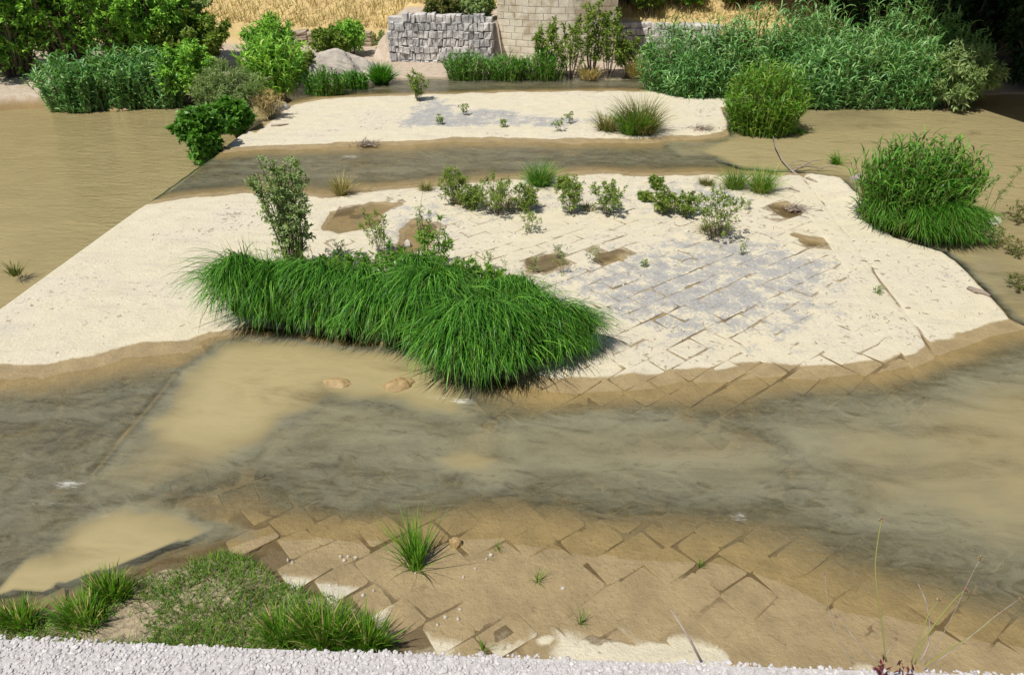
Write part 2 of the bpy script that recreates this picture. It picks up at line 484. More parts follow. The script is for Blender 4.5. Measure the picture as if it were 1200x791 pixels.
# ------------------------------------------------------------------ the weir apron: levels of the bed
XL, XS, XR = -10.1, 6.0, 30.0       # downstream edge, seams at x = -6 and x = 6
ISLAND = [G(-260, 660), G(-75, 432), G(0, 429), G(60, 426), G(100, 419), G(150, 407), G(215, 401), G(240, 394), G(300, 378), G(420, 385), G(560, 415), G(640, 445),
          G(655, 446), G(700, 442), G(735, 434), G(770, 439), G(800, 432), G(840, 438), G(860, 431), G(900, 424), G(960, 433), G(1000, 429), G(1050, 423),
          G(1088, 406), G(1115, 401), G(1120, 393), G(1165, 381), G(1184, 373), G(1108, 297), G(1050, 280), G(984, 216), G(950, 208), G(915, 208),
          G(830, 206), G(760, 208), G(700, 205), G(640, 210), G(590, 214), G(520, 219), G(470, 224), G(430, 226), G(385, 236), G(340, 229), G(300, 228), G(230, 233), G(190, 239), G(150, 246), G(128, 254)]
ISLAND[0] = (-14.0, 9.1, 0); ISLAND.append((-14.0, ISLAND[-1][1], 0))
BAR = GP([(262, 175), (300, 172), (360, 170), (420, 167), (480, 166), (540, 161), (620, 163), (700, 164), (760, 162), (830, 158), (856, 150), (862, 130), (850, 112), (780, 109), (700, 109), (600, 110), (450, 114), (380, 117), (345, 124), (300, 158)])
BAR += [(-14, 25.6, 0), (-14, 21.0, 0)]
BANK = GP([(-60, 735), (0, 724), (50, 726), (95, 704), (140, 686), (200, 670), (262, 646), (300, 656), (335, 684), (400, 700), (440, 728), (470, 770), (470, 900), (-200, 900)])
BEACH = GP([(262, 638), (350, 626), (420, 632), (480, 642), (580, 634), (640, 647), (740, 655), (830, 660), (900, 680), (960, 705), (1060, 730), (1200, 765), (1400, 800), (1400, 1000), (200, 1000)])
DRYP = [GP(p) for p in ([(560, 763), (572, 738), (590, 732), (612, 738), (600, 756), (590, 770)], [(618, 750), (640, 742), (660, 745), (650, 762), (628, 764)],
                        [(655, 775), (690, 738), (712, 745), (740, 754), (800, 757), (845, 764), (852, 800), (655, 800)], [(470, 752), (520, 748), (540, 762), (530, 790), (460, 790)], [(100, 742), (150, 715), (185, 722), (180, 770), (100, 770)])]
DEEP = [  # polygon, extra depth, softness
    (GP([(262, 404), (330, 404), (420, 416), (510, 436), (562, 458), (545, 474), (500, 468), (430, 456), (400, 450), (330, 482), (300, 500), (250, 505), (190, 500), (215, 470), (240, 430)]), 0.44, 0.9),
    (GP([(190, 490), (260, 490), (300, 500), (250, 540), (170, 562), (120, 562), (150, 530)]), 0.13, 1.0),
    (GP([(-80, 700), (0, 668), (60, 650), (85, 616), (140, 606), (190, 612), (262, 624), (268, 640), (215, 664), (140, 684), (95, 702), (50, 722), (-80, 745)]), 0.46, 0.7),
    (GP([(508, 540), (545, 528), (575, 538), (540, 556)]), 0.10, 0.25),
    (GP([(960, 520), (1050, 470), (1130, 450), (1300, 420), (1400, 700), (1150, 640), (1040, 590)]), 0.12, 2.6),
    (GP([(560, 500), (760, 480), (900, 540), (880, 590), (700, 590), (560, 560)]), 0.06, 0.6),
    (GP([(300, 510), (420, 480), (540, 500), (600, 560), (480, 600), (330, 590)]), 0.045, 0.5),
    (GP([(953, 203), (988, 214), (1054, 278), (1112, 295), (1190, 372), (1300, 400), (1600, 330), (1500, 90), (1145, 112), (1000, 122), (850, 128), (862, 160), (830, 178), (870, 196)]), 0.36, 0.45),
    (GP([(780, 168), (860, 163), (880, 185), (800, 183)]), 0.10, 0.3),
]
SHALLOW = [(GP([(925, 130), (1030, 128), (1060, 150), (930, 155)]), 0.20), (GP([(1120, 250), (1200, 235), (1330, 350), (1190, 365), (1130, 312)]), 0.19), (GP([(955, 200), (1005, 206), (1040, 262), (1020, 268)]), 0.17)]
PITS = [(GP([(378, 270), (386, 250), (410, 246), (436, 238), (470, 240), (450, 250), (438, 268), (400, 276)]), 0.055), (GP([(466, 272), (490, 258), (510, 268), (500, 292), (470, 300)]), 0.05),
        (GP([(622, 306), (650, 302), (662, 310), (640, 318), (622, 318)]), 0.075), (GP([(700, 302), (724, 296), (730, 306), (706, 310)]), 0.04),
        (GP([(905, 244), (925, 238), (938, 254), (918, 256)]), 0.05), (GP([(935, 276), (965, 280), (972, 288), (945, 288)]), 0.045)]

def bed_levels(x, y):
    """surface level of the paving / slabs and the silt lying on it"""
    fx, fy = x + 0.45 * fbm(x * 0.8, y * 1.1, 7) + 0.12 * fbm(x * 3, y * 4, 9), y + 0.32 * fbm(x * 0.8, y * 1.1, 15) + 0.08 * fbm(x * 3, y * 4, 19)
    calm = 1 - 0.9 * ((x > 6.2) & (y > 12.0))
    wx = x + calm * 0.10 * fbm(x * 1.6, y * 1.6, 3) + 0.035 * fbm(x * 7, y * 7, 5)
    wy = y + calm * 0.14 * fbm(x * 1.6, y * 1.6, 11) + 0.05 * fbm(x * 7, y * 7, 13)
    base = -0.085 + 0.055 * fbm(x * 0.5, y * 0.8, 21) + 0.03 * fbm(x * 2.0, y * 2.6, 23)
    S = base
    for P in (ISLAND, BAR):
        d = sdf(P, wx, wy)
        up = 0.031 + np.where(d > 0, np.minimum(0.05 * d, 0.016), 0.085 * d) + 0.006 * fbm(x * 1.1, y * 1.1, 31) * sstep(0.1, 0.8, d)
        S = np.maximum(S, up)
    d = sdf(BEACH, wx, wy)
    S = np.maximum(S, np.minimum(0.05 * d, 0.019 + 0.004 * fbm(x * 1.3, y * 1.3, 35)))
    for P in DRYP:
        d = sdf(P, x + 0.05 * fbm(x * 4, y * 4, 41), y + 0.05 * fbm(x * 4, y * 4, 43))
        S = np.maximum(S, np.where(d > -0.2, np.minimum(0.030 + 0.09 * d, 0.045), -1))
    for P, dep, soft in DEEP:
        d = sdf(P, *((fx, fy) if soft > 0.5 else (wx, wy)))
        S = S - dep * sstep(-soft * 0.5, soft * 0.5, d)
    for P, up in SHALLOW:
        S = S + up * sstep(-0.5, 0.5, sdf(P, wx, wy))
    for P, dn in PITS:
        S = S - dn * sstep(-0.14, 0.16, sdf(P, fx * 0.3 + wx * 0.7, fy * 0.3 + wy * 0.7))
    d = sdf(BANK, wx, wy)
    S = np.maximum(S, np.where(d > -0.4, np.minimum(0.02 + 0.28 * d, 0.12 + 0.05 * fbm(x, y, 51)), -1))
    # edge of the drowned downstream slab
    slab = (x < -6.0) & (y < 10.2) & (S < 0.0) & (y > 5.0)
    S = np.where(slab, np.maximum(S, -0.085), S)
    S = S + 0.05 * np.exp(-((x + 6.06) / 0.05) ** 2) * ((y < 9.3) & (y > 6.9))
    return S

GREYZONE = GP([(640, 330), (720, 300), (820, 285), (920, 290), (960, 320), (940, 365), (860, 388), (760, 385), (690, 360)])
GREY2 = [(-6.0, 23.0), (-6.0, 27.0), *[q[:2] for q in GP([(505, 116), (520, 119), (512, 124), (530, 125), (525, 130), (560, 128), (640, 138), (700, 143), (640, 152), (560, 150), (480, 152)])]]
GREY3 = GP([(560, 232), (760, 214), (860, 215), (900, 240), (860, 262), (700, 250), (600, 262), (430, 300), (430, 230)])
SANDY = GP([(760, 690), (900, 700), (1100, 740), (1300, 780), (1300, 900), (640, 900), (660, 770)])
SMOOTH = GP([(980, 300), (960, 340), (960, 380), (870, 400), (740, 410), (720, 440), (900, 420), (1000, 425), (1085, 405), (1020, 310)])

def bare_of(x, y):
    b = 0.68 * sstep(-2.0, 1.0, sdf(GREYZONE, x, y)) + 0.72 * sstep(-0.5, 0.5, sdf(GREY2, x - 0.4, y)) * (x > -6.0) + 0.50 * sstep(-0.8, 0.8, sdf(GREY3, x, y))
    return np.clip(b + 0.05 + 0.18 * fbm(x * 0.8, y * 0.8, 61), 0, 1)

def silt_of(x, y):
    """thickness of silt over the paving tops (negative: open joints)"""
    paved = (np.abs(x) < 6.0)
    n = fbm(x * 1.3, y * 1.3, 71, 3); n2 = fbm(x * 4, y * 4, 73, 3)
    s = -0.010 + 0.013 * n + 0.006 * n2
    s = s + 0.012 * sstep(-0.6, 0.6, sdf(SANDY, x, y)) + 0.001 * (y < 9.5) + 0.007 * sstep(-0.4, 0.4, sdf(SMOOTH, x, y))
    s = s - 0.004 * sstep(-0.5, 0.5, sdf(GREYZONE, x, y)) - 0.005 * ((x > -1) & (y > 9.5) & (y < 18)) + 0.003 * ((y > 14.6) & (y < 30)) + 0.010 * (y > 20.5) + 0.002 * (y > 9.5)
    s = np.where(np.abs(x) > 5.45, 0.004, s)
    return np.where(paved, np.clip(s, -0.03, 0.012), 0.0)

ys = [3.6]
while ys[-1] < 33.0:
    ys.append(ys[-1] + 0.0026 * math.hypot(ys[-1], CAM_H) + 0.012)
ys = np.array(ys)
xs = np.unique(np.concatenate([np.arange(XL, 10.5, 0.042), np.arange(10.5, 20.0, 0.12), np.array([-6.03, -5.97, 5.97, 6.03, 20.0])]))
X, Y = np.meshgrid(xs, ys)
S0 = bed_levels(X, Y)
SILT = silt_of(X, Y)
seam = np.exp(-((X - XS - 0.04 * fbm(X * 2, Y * 2, 81)) / 0.035) ** 2) * (0.5 + 0.5 * sstep(-0.05, 0.3, fbm(X * 3, Y * 1.6, 83)))
Z = S0 + SILT - 0.022 * seam
Vb = np.stack([X, Y, Z], -1).reshape(-1, 3)
nx, ny = len(xs), len(ys)
Qb = grid_faces(nx, ny)
# downstream face of the weir
edge = np.arange(ny) * nx
Vw = Vb[edge].copy(); Vw[:, 2] = -1.6
n0 = len(Vb)
Qw = np.stack([edge[:-1], edge[1:], n0 + np.arange(1, ny), n0 + np.arange(ny - 1)], 1)
apron_me = mesh_arrays('weir_apron', np.concatenate([Vb, Vw]), [np.concatenate([Qb, Qw])], True)
bare = bare_of(X, Y).ravel()
mud = np.zeros(X.shape)
for P, dn in PITS: mud = np.maximum(mud, 0.42 * sstep(-0.25, 0.05, sdf(P, X, Y)))
mud = np.maximum(mud, 0.9 * sstep(-0.2, 0.2, sdf(BANK, X, Y)))
mud = np.maximum(mud, seam * 0.9)
mud = np.maximum(mud, 0.95 * (np.abs(X) < 5.45) * sstep(-0.001, -0.008, SILT) * (0.4 + 0.6 * sstep(-0.3, 0.3, fbm(X * 1.7, Y * 1.7, 87))))
mud = np.maximum(mud, 1.6 * sstep(-0.5, -0.1, sdf(BANK, X, Y)))
for nm, arr in (('bare', bare), ('mud', mud.ravel())):
    at = apron_me.attributes.new(nm, 'FLOAT', 'POINT')
    at.data.foreach_set('value', np.concatenate([arr, np.zeros(ny)]).astype(np.float32))
apron = structure(link('weir_apron', apron_me, M['apron']))

# ------------------------------------------------------------------ paving stones, laid diagonally in staggered rows
def stone_shape(c4, bond_gap):
    """outline with slightly cut corners and a worn edge; levels are filled in afterwards"""
    c = np.asarray(c4, float); out = []; cen0 = c.mean(0)
    for i in range(4):
        p, q, r = c[i - 1], c[i], c[(i + 1) % 4]
        e0 = (p - q) / np.linalg.norm(p - q); e1 = (r - q) / np.linalg.norm(r - q)
        q2 = q + (e0 + e1) * bond_gap
        wr = 0.05 if cen0[1] < 8 else 0.035
        out += [q2 + e0 * random.uniform(0.012, wr), q2 + e1 * random.uniform(0.012, wr)]
    o = np.array(out); cen = o.mean(0)
    return np.concatenate([o, cen + (o - cen) * random.uniform(0.965, 0.98), cen[None]])
SQ, ST = [], []
for i in range(8):
    j = (i + 1) % 8
    SQ += [(i, j, 8 + j, 8 + i), (8 + i, 8 + j, 16 + j, 16 + i)]
    ST.append((16 + i, 16 + j, 24))
SQ, ST = np.array(SQ), np.array(ST)

stones = []
cu, su = math.cos(math.radians(43)), math.sin(math.radians(43))
row_w = 0.41
for r in range(-40, 60):
    v0, v1 = r * row_w, (r + 1) * row_w
    u = -30 + random.uniform(0, 0.6)
    while u < 40:
        L = random.uniform(0.34, 0.58)
        uc, vc = u + L / 2, (v0 + v1) / 2
        x, y = uc * cu - vc * su, uc * su + vc * cu
        if -5.65 < x < 5.65 and 4.3 < y < 29.5:
            j = lambda: random.uniform(-0.04, 0.04)
            cs = [((uu + j()), (vv + j())) for uu, vv in ((u, v0), (u + L, v0), (u + L, v1), (u, v1))]
            stones.append([(a * cu - b * su, a * su + b * cu) for a, b in cs])
        u += L
cen = np.array([np.mean(s, 0) for s in stones])
lev = bed_levels(cen[:, 0], cen[:, 1]); sil = silt_of(cen[:, 0], cen[:, 1])
view = np.linalg.norm(np.c_[cen, lev] - EYE, axis=1)
show = (lev > -0.10) & (lev < 0.08) & (sil < 0.006)
rank = np.where(show, view + np.where(lev < -0.03, 6, 0), 1e6)
order = np.argsort(rank)
rest = Soup(); rest_bare = []; nst = 0
inbank = sdf(BANK, cen[:, 0], cen[:, 1]) > -0.10
for P_, dn_ in PITS: inbank |= sdf(P_, cen[:, 0], cen[:, 1]) > -0.22
order = [i for i in order if -0.16 < lev[i] < 0.1 and not inbank[i]]
O = np.stack([stone_shape(stones[i], random.uniform(0.003, 0.009)) for i in order])      # n,17,2
LV = bed_levels(O[..., 0].ravel(), O[..., 1].ravel()).reshape(O.shape[:2])
for k in range(len(O)):                      # each top is one flat face, slightly settled
    q = O[k] - O[k][16]; A_ = np.c_[q, np.ones(17)]
    sol = np.linalg.lstsq(A_, LV[k], rcond=None)[0]; sol[:2] = np.clip(sol[:2], -0.11, 0.11) + R.normal(0, 0.003, 2)
    LV[k] = A_ @ sol + R.normal(0, 0.0018)
BA = bare_of(O[..., 0].ravel(), O[..., 1].ravel()).reshape(O.shape[:2])
for k, i in enumerate(order):
    o2, l2 = O[k], LV[k]
    V = np.concatenate([np.c_[o2[:8], l2[8:16] - 0.09], np.c_[o2[:8], l2[8:16] - 0.007], np.c_[o2[8:16], l2[8:16]], [[*o2[16], l2[16]]]])
    b = np.concatenate([BA[k][:8], BA[k]])
    if show[i] and nst < 300:
        c = o2[16]
        me = mesh_arrays('paving_stone', V - np.array([c[0], c[1], 0]), [SQ, ST], False)
        at = me.attributes.new('bare', 'FLOAT', 'POINT'); at.data.foreach_set('value', b.astype(np.float32))
        o = link('paving_stone', me, M['stone'], apron); o.location = (c[0], c[1], 0); nst += 1
    else:
        rest.add(V, SQ, ST); rest_bare.append(b)
me = rest.mesh('far_paving')
at = me.attributes.new('bare', 'FLOAT', 'POINT'); at.data.foreach_set('value', np.concatenate(rest_bare).astype(np.float32))
o = link('far_paving', me, M['stone'], apron); o['kind'] = 'stuff'

# ------------------------------------------------------------------ water
xw = np.unique(np.concatenate([np.arange(XL + 0.01, 10.5, 0.085), np.arange(10.5, 20, 0.25), np.arange(20, 61, 4.0)]))
yw = ys[::2]
XW, YW = np.meshgrid(xw, yw)
SW = bed_levels(XW, YW)
SW = np.where(XW > 12, np.minimum(SW, -0.3), SW)
DEPTH = np.clip(-SW, 0.0, 2.0)
foam = np.zeros(XW.shape)
for px, py, rx, ry, s in ((543, 470, 0.28, 0.12, 0.75), (515, 466, 0.30, 0.12, 0.55), (435, 456, 0.25, 0.1, 0.35), (80, 567, 0.30, 0.14, 0.7), (45, 590, 0.5, 0.12, 0.5), (150, 578, 0.3, 0.08, 0.4), (125, 605, 0.35, 0.06, 0.5),
                          (165, 603, 0.3, 0.06, 0.4), (866, 606, 0.22, 0.14, 0.6), (650, 600, 0.3, 0.12, 0.4), (675, 585, 0.3, 0.1, 0.35), (590, 640, 0.3, 0.06, 0.35), (410, 184, 0.6, 0.3, 0.6), (395, 175, 0.5, 0.2, 0.55), (300, 495, 0.5, 0.2, 0.3),
                          (195, 505, 0.6, 0.2, 0.3), (1030, 430, 0.6, 0.3, 0.15)):
    g = G(px, py)
    foam = np.maximum(foam, s * np.exp(-(((XW - g[0]) / rx) ** 2 + ((YW - g[1]) / ry) ** 2)))
shallow_fast = ((DEPTH > 0.02) & (DEPTH < 0.14)) * 0.14
foam = np.maximum(foam, shallow_fast)
ZW = 0.004 * fbm(XW * 0.9, YW * 2.4, 91) * sstep(0.02, 0.06, DEPTH) + 0.006 * np.clip(foam - 0.25, 0, 1)
me = mesh_arrays('water', np.stack([XW, YW, ZW], -1).reshape(-1, 3), [grid_faces(len(xw), len(yw))], True)
for nm, arr in (('depth', DEPTH), ('foam', foam)):
    at = me.attributes.new(nm, 'FLOAT', 'POINT'); at.data.foreach_set('value', arr.ravel().astype(np.float32))
water = structure(link('water', me, M['water']))

# lower river, downstream of the weir
RIVZ = -0.45
me = mesh_arrays('river', np.array([(-160, -40, RIVZ), (XL + 0.02, -40, RIVZ), (XL + 0.02, 60, RIVZ), (-160, 60, RIVZ)]), [np.array([[0, 1, 2, 3]])])
structure(link('river', me, M['river']))
# water sliding over the downstream edge
sp = Soup()
for y0, y1 in ((4.0, 9.0), (G(150, 244)[1], G(262, 176)[1])):
    yy = np.arange(y0, y1, 0.12); prof = np.array([(0.03, 0.0), (-0.03, -0.004), (-0.09, -0.03), (-0.14, -0.10), (-0.19, -0.28), (-0.22, -0.47)])
    V = np.array([(XL + a + 0.012 * math.sin(y * 9 + b * 20), y, b) for y in yy for a, b in prof])
    sp.add(V, grid_faces(len(prof), len(yy)))
me = sp.mesh('spill', True)
for nm, v in (('depth', 0.07), ('foam', 0.45)):
    at = me.attributes.new(nm, 'FLOAT', 'POINT'); at.data.foreach_set('value', np.full(len(me.vertices), v, np.float32))
link('spill', me, M['water'], water)

# ------------------------------------------------------------------ banks and hillside
shore_pts = [(-160, 27.5)] + sorted([tuple(G(a, b, RIVZ)[:2]) for a, b in ((-250, 132), (0, 129), (215, 119))] + [tuple(G(a, b)[:2]) for a, b in ((352, 104), (400, 101), (470, 93), (520, 93), (660, 92), (770, 93), (850, 123), (1000, 124), (1150, 115))]) + [(20, 30), (160, 34)]
shx = np.array([p[0] for p in shore_pts]); shy = np.array([p[1] for p in shore_pts])

def hill_base(x):
    return np.interp(x, [-60, -14.2, -13.6, -8.5, -8.2, -3.6, -3.2, 1.7, 2.0, 12, 60], [0.9, 0.75, 0.62, 0.62, 1.45, 1.5, 1.5, 1.5, 1.2, 1.0, 1.0])

def terrain_z(x, y):
    sh = np.interp(x, shx, shy)
    z = -1.3 + (1.33 + 0.05 * fbm(x * 0.7, y * 0.7, 101)) * sstep(-0.9, 0.35, y - sh + 0.25 * fbm(x * 0.9, y * 0.9, 103))
    hb = hill_base(x)
    y0 = np.where((x > -8.9) & (x < -3.4), 33.9, 37.4)
    up = hb * sstep(y0 - 0.15, y0 + 0.2, y) + np.clip(y - 37.5, 0, 34) * 0.46 + 0.12 * np.clip(y - y0, 0, 2.4)
    return z + up + 0.25 * fbm(x * 0.35, y * 0.35, 105) * sstep(38, 41, y)

xt = np.unique(np.concatenate([np.arange(-26, 24, 0.25), np.linspace(-160, -26, 25), np.linspace(24, 160, 25)]))
yt = np.unique(np.concatenate([np.arange(23, 44, 0.2), np.linspace(-60, 23, 12), np.linspace(44, 90, 30), np.linspace(90, 400, 12)]))
XT, YT = np.meshgrid(xt, yt)
ZT = terrain_z(XT, YT)
me = mesh_arrays('hillside', np.stack([XT, YT, ZT], -1).reshape(-1, 3), [grid_faces(len(xt), len(yt))], True)
m, nt, out = new_mat('bank soil and straw'); k = NT(nt)
P = k.pos(); sx = k.n('ShaderNodeSeparateXYZ'); k.l(P, sx.inputs[0])
straw = k.mix(k.ramp(k.noise(P, 1.1, 5, 0.65), 0.3, 0.7), (0.54, 0.41, 0.19), (0.42, 0.31, 0.15))
soil = k.mix(k.ramp(k.noise(P, 4, 5, 0.7), 0.3, 0.7), (0.47, 0.40, 0.32), (0.36, 0.28, 0.20))
c = k.mix(k.ramp(k.math('ADD', sx.outputs[1], k.noise(P, 2.0, 3)), 37.0, 38.0), soil, straw)
mudc = k.mix(k.noise(P, 3.0, 4), (0.30, 0.21, 0.10), (0.22, 0.155, 0.075))
c = k.mix(k.ramp(sx.outputs[2], -0.35, 0.0), mudc, c)
b = k.n('ShaderNodeBsdfPrincipled'); k.l(c, b.inputs['Base Color']); b.inputs['Roughness'].default_value = 0.95; b.inputs['Specular IOR Level'].default_value = 0.1
k.l(k.bump(k.noise(P, 14, 5, 0.7), 0.7, 0.05), b.inputs['Normal']); k.l(b.outputs[0], out.inputs[0])
M['bank'] = m
structure(link('hillside', me, m))

# standing dry grass of the slope
sp = Soup(); n = 26000
gx = R.uniform(-24, 14, n); gy = 37.6 + R.uniform(0, 1, n) ** 1.4 * 13
keep = fbm(gx * 0.5, gy * 0.5, 111) > -0.45
gx, gy = gx[keep], gy[keep]; n = len(gx)
blades(sp, np.c_[gx, gy, terrain_z(gx, gy) - 0.03], R.uniform(0, 6.28, n), R.uniform(0.25, 0.6, n), R.uniform(0.025, 0.05, n), R.uniform(0.05, 0.5, n), R.uniform(0.1, 1.0, n), 3)
o = link('dry_grass', sp.mesh('dry_grass'), M['straw']); o['kind'] = 'stuff'
tag(o, 'dry straw yellow grass covering the far hillside', 'grass')

# ------------------------------------------------------------------ masonry
def block_mesh(name, w, h, d, bev=0.03, jit=0.02):
    """one stone: local x along the wall, z up, front towards -y"""
    j = lambda s=jit: random.uniform(-s, s)
    f = [(0, 0), (w, 0), (w, h), (0, h)]
    V = [(x, d, z) for x, z in f]
    V += [(x + (bev * .2 if x == 0 else -bev * .2), min(0.02, bev), z + (bev * .2 if z == 0 else -bev * .2)) for x, z in f]
    V += [(x + (bev if x == 0 else -bev) + j(), -bev * 0.8 + j(), z + (bev if z == 0 else -bev) + j(jit * .6)) for x, z in f]
    V += [(w / 2 + j(w * .15), -bev * 1.1 + j(), h / 2 + j(h * .1))]
    Q = [(i, (i + 1) % 4, 4 + (i + 1) % 4, 4 + i) for i in range(4)] + [(4 + i, 4 + (i + 1) % 4, 8 + (i + 1) % 4, 8 + i) for i in range(4)]
    T = [(8 + i, 8 + (i + 1) % 4, 12) for i in range(4)]
    return np.array(V), Q, T

def box(soup, lo, hi):
    V = [(x, y, z) for z in (lo[2], hi[2]) for x, y in ((lo[0], lo[1]), (hi[0], lo[1]), (hi[0], hi[1]), (lo[0], hi[1]))]
    soup.add(V, [(0, 3, 2, 1), (4, 5, 6, 7), (0, 1, 5, 4), (1, 2, 6, 5), (2, 3, 7, 6), (3, 0, 4, 7)])

# free-standing bridge pier straight ahead; the unseen deck further on is separate
p0, p1 = G(579, 78), G(721, 78)
PX0, PX1, PY = p0[0], p1[0], 33.9
pw = PX1 - PX0
bridge = empty('bridge_pier', ((PX0 + PX1) / 2, PY, -0.5), 'tall pale stone bridge pier of squared blocks rising from the far bank', 'bridge pier')
pier = Soup()
nose = 0.55
def face(s, off=0.0):           # s 0..1 across the curved upstream face
    x = -pw / 2 + s * pw; y = nose * (2 * s - 1) ** 2
    return x, y - off
for z0, z1 in ((-0.6, 5.0),):
    ss = np.linspace(0, 1, 17)
    ring = [face(s, -0.12) for s in ss] + [(pw / 2, 5.0), (-pw / 2, 5.0)]
    ring = [(max(-pw / 2 + 0.1, min(pw / 2 - 0.1, a)), b) for a, b in ring]
    nr = len(ring)
    V = [(a, b, z0) for a, b in ring] + [(a, b, z1) for a, b in ring]
    pier.add(V, [(i, (i + 1) % nr, nr + (i + 1) % nr, nr + i) for i in range(nr)], [(nr, nr + i, nr + i + 1) for i in range(1, nr - 1)])
pier_o = link('shaft', pier.mesh('shaft'), M['mortar'], bridge)
upper = Soup(); course = 0.27; nb = 0
for c in range(20):
    z = -0.25 + c * course
    ncol = 9
    cuts = [0.0] + sorted((i + (0.5 if c % 2 else 0.0) + random.uniform(-0.15, 0.15)) / ncol for i in range(0 if c % 2 else 1, ncol)) + [1.0]
    for a, b_ in zip(cuts[:-1], cuts[1:]):
        (xa, ya), (xb, yb) = face(a), face(b_)
        w = math.hypot(xb - xa, yb - ya); th = math.atan2(yb - ya, xb - xa)
        V, Q, T = block_mesh('b', w - 0.008, course - 0.008, 0.3, 0.008, 0.007)
        rot = np.array([[math.cos(th), -math.sin(th)], [math.sin(th), math.cos(th)]])
        V[:, :2] = V[:, :2] @ rot.T
        if c < 14:
            o = link('block', mesh_arrays('block', V, [np.array(Q), np.array(T)]), M['limestone'], pier_o)
            o.location = (xa, ya, z)
            nb += 1
        else:
            upper.add(V + np.array([xa, ya, z]), Q, T)
    for sgn in (-1, 1):          # flank stones
        for yk in range(5):
            V, Q, T = block_mesh('b', 0.86, course - 0.008, 0.3, 0.008, 0.007)
            V = np.stack([-sgn * V[:, 1] * -1 * -1, V[:, 0] * (1), V[:, 2]], 1) if sgn < 0 else np.stack([-V[:, 1], V[:, 0], V[:, 2]], 1)
            V[:, 0] = np.where(True, (V[:, 0] if sgn > 0 else V[:, 0]), 0)
            V = V + np.array([sgn * pw / 2 - (0.0 if sgn > 0 else 0.0), nose + 0.05 + yk * 0.88, z])
            upper.add(V, Q, T)
o = link('upper_blocks', upper.mesh('upper_blocks'), M['limestone'], pier_o); o['kind'] = 'stuff'
# road bridge passing overhead on the right, outside the picture; its shadow darkens the far right corner
sh = np.array([to_sun.x, to_sun.y]) / to_sun.z
DECK_Z0, DECK_Z1, DECK_W = 7.4, 8.4, 22.0  # unseen deck, set low and wide to deepen the shade beneath it
ga, gb = G(1145, 118)[:2], G(1200, 135)[:2]
d2 = (ga - gb) / np.linalg.norm(ga - gb); nrm2 = np.array([d2[1], -d2[0]])
el_ = ga + sh * (DECK_Z1 + 0.9)
overpass = empty('road_bridge', (*(el_ - d2 * 22), 0), 'road bridge overhead at the right, known by its dark shadow on the pool corner', 'bridge')
deck = Soup()
prof = [(0, DECK_Z0 + 0.3), (0, DECK_Z1 + 0.9), (0.3, DECK_Z1 + 0.9), (0.3, DECK_Z1), (DECK_W - 0.3, DECK_Z1), (DECK_W - 0.3, DECK_Z1 + 0.9), (DECK_W, DECK_Z1 + 0.9), (DECK_W, DECK_Z0 + 0.3), (DECK_W - 0.6, DECK_Z0), (0.6, DECK_Z0)]
V = np.array([(*(el_ + d2 * t + nrm2 * q), z) for t in (-45, 60) for q, z in prof]) - np.array(overpass.location); npf = len(prof)
deck.add(V, [(i, (i + 1) % npf, npf + (i + 1) % npf, npf + i) for i in range(npf)])
link('deck', deck.mesh('deck'), M['limestone'], overpass)
for t in (-22, 40):
    s = Soup(); q = el_ + d2 * t + nrm2 * DECK_W / 2 - np.array(overpass.location)[:2]
    tube(s, [(q[0], q[1], -1.5), (q[0], q[1], 6.8), (q[0], q[1], 7.5)], [1.0, 1.0, 1.5], 16)
    link('column', s.mesh('column'), M['limestone'], overpass)

def wall_of(name, label, x0, x1, y, z0, z1, bw, bh, mat, topfn=None):
    w = empty(name, ((x0 + x1) / 2, y, z0), label, 'wall')
    core = Soup(); L = x1 - x0
    box(core, (-L / 2 + 0.05, 0.12, -0.3), (L / 2 - 0.05, 0.75, (z1 - z0) * 0.93))
    link('core', core.mesh('core'), M['mortar'] if mat is not M['rubble'] else M['rubble'], w)
    z = 0.0; r = 0
    while z < z1 - z0 - 0.05:
        h = bh * random.uniform(0.8, 1.2); x = -L / 2 - random.uniform(0, bw * 0.5)
        while x < L / 2:
            ww = bw * random.uniform(0.65, 1.4)
            xa, xb = max(x, -L / 2), min(x + ww, L / 2)
            if xb - xa > 0.08 and (topfn is None or z + h * 0.6 < topfn((xa + xb) / 2 / L + 0.5) * (z1 - z0)):
                V, Q, T = block_mesh('s', xb - xa + 0.01, h + 0.02, 0.4, min(0.035, bw * 0.14), 0.035)
                o = link('stone', mesh_arrays('stone', V, [np.array(Q), np.array(T)]), mat, w)
                o.location = (xa, random.uniform(-0.04, 0.04), z + random.uniform(-0.04, 0.04)); o.rotation_euler = (random.uniform(-.05, .05), random.uniform(-.12, .12), random.uniform(-.05, .05))
            x += ww
        z += h; r += 1
    return w

q0, q1 = G(456, 74), G(577, 74)
wall_of('stone_wall', 'light grey rubble stone retaining wall left of the bridge pier', q0[0], q1[0] + 0.05, 33.3, -0.2, 1.95, 0.21, 0.30, M['rubble'], lambda t: min(1, 0.72 + t * 1.2) - 0.10 * max(0, t - 0.75) * 4)
q0, q1 = G(276, 58), G(402, 58)
wall_of('low_wall', 'low brown stone wall at the foot of the straw slope behind the bushes', q0[0], q1[0] + 1.2, 36.9, -0.2, 0.5, 0.5, 0.2, M['brownstone'])
q0, q1 = G(722, 60), G(790, 60)
wall_of('stone_wall', 'short grey stone wall right of the bridge pier, half hidden by saplings', q0[0], q1[0] + 2.0, 36.9, -0.2, 1.1, 0.4, 0.27, M['rubble'])

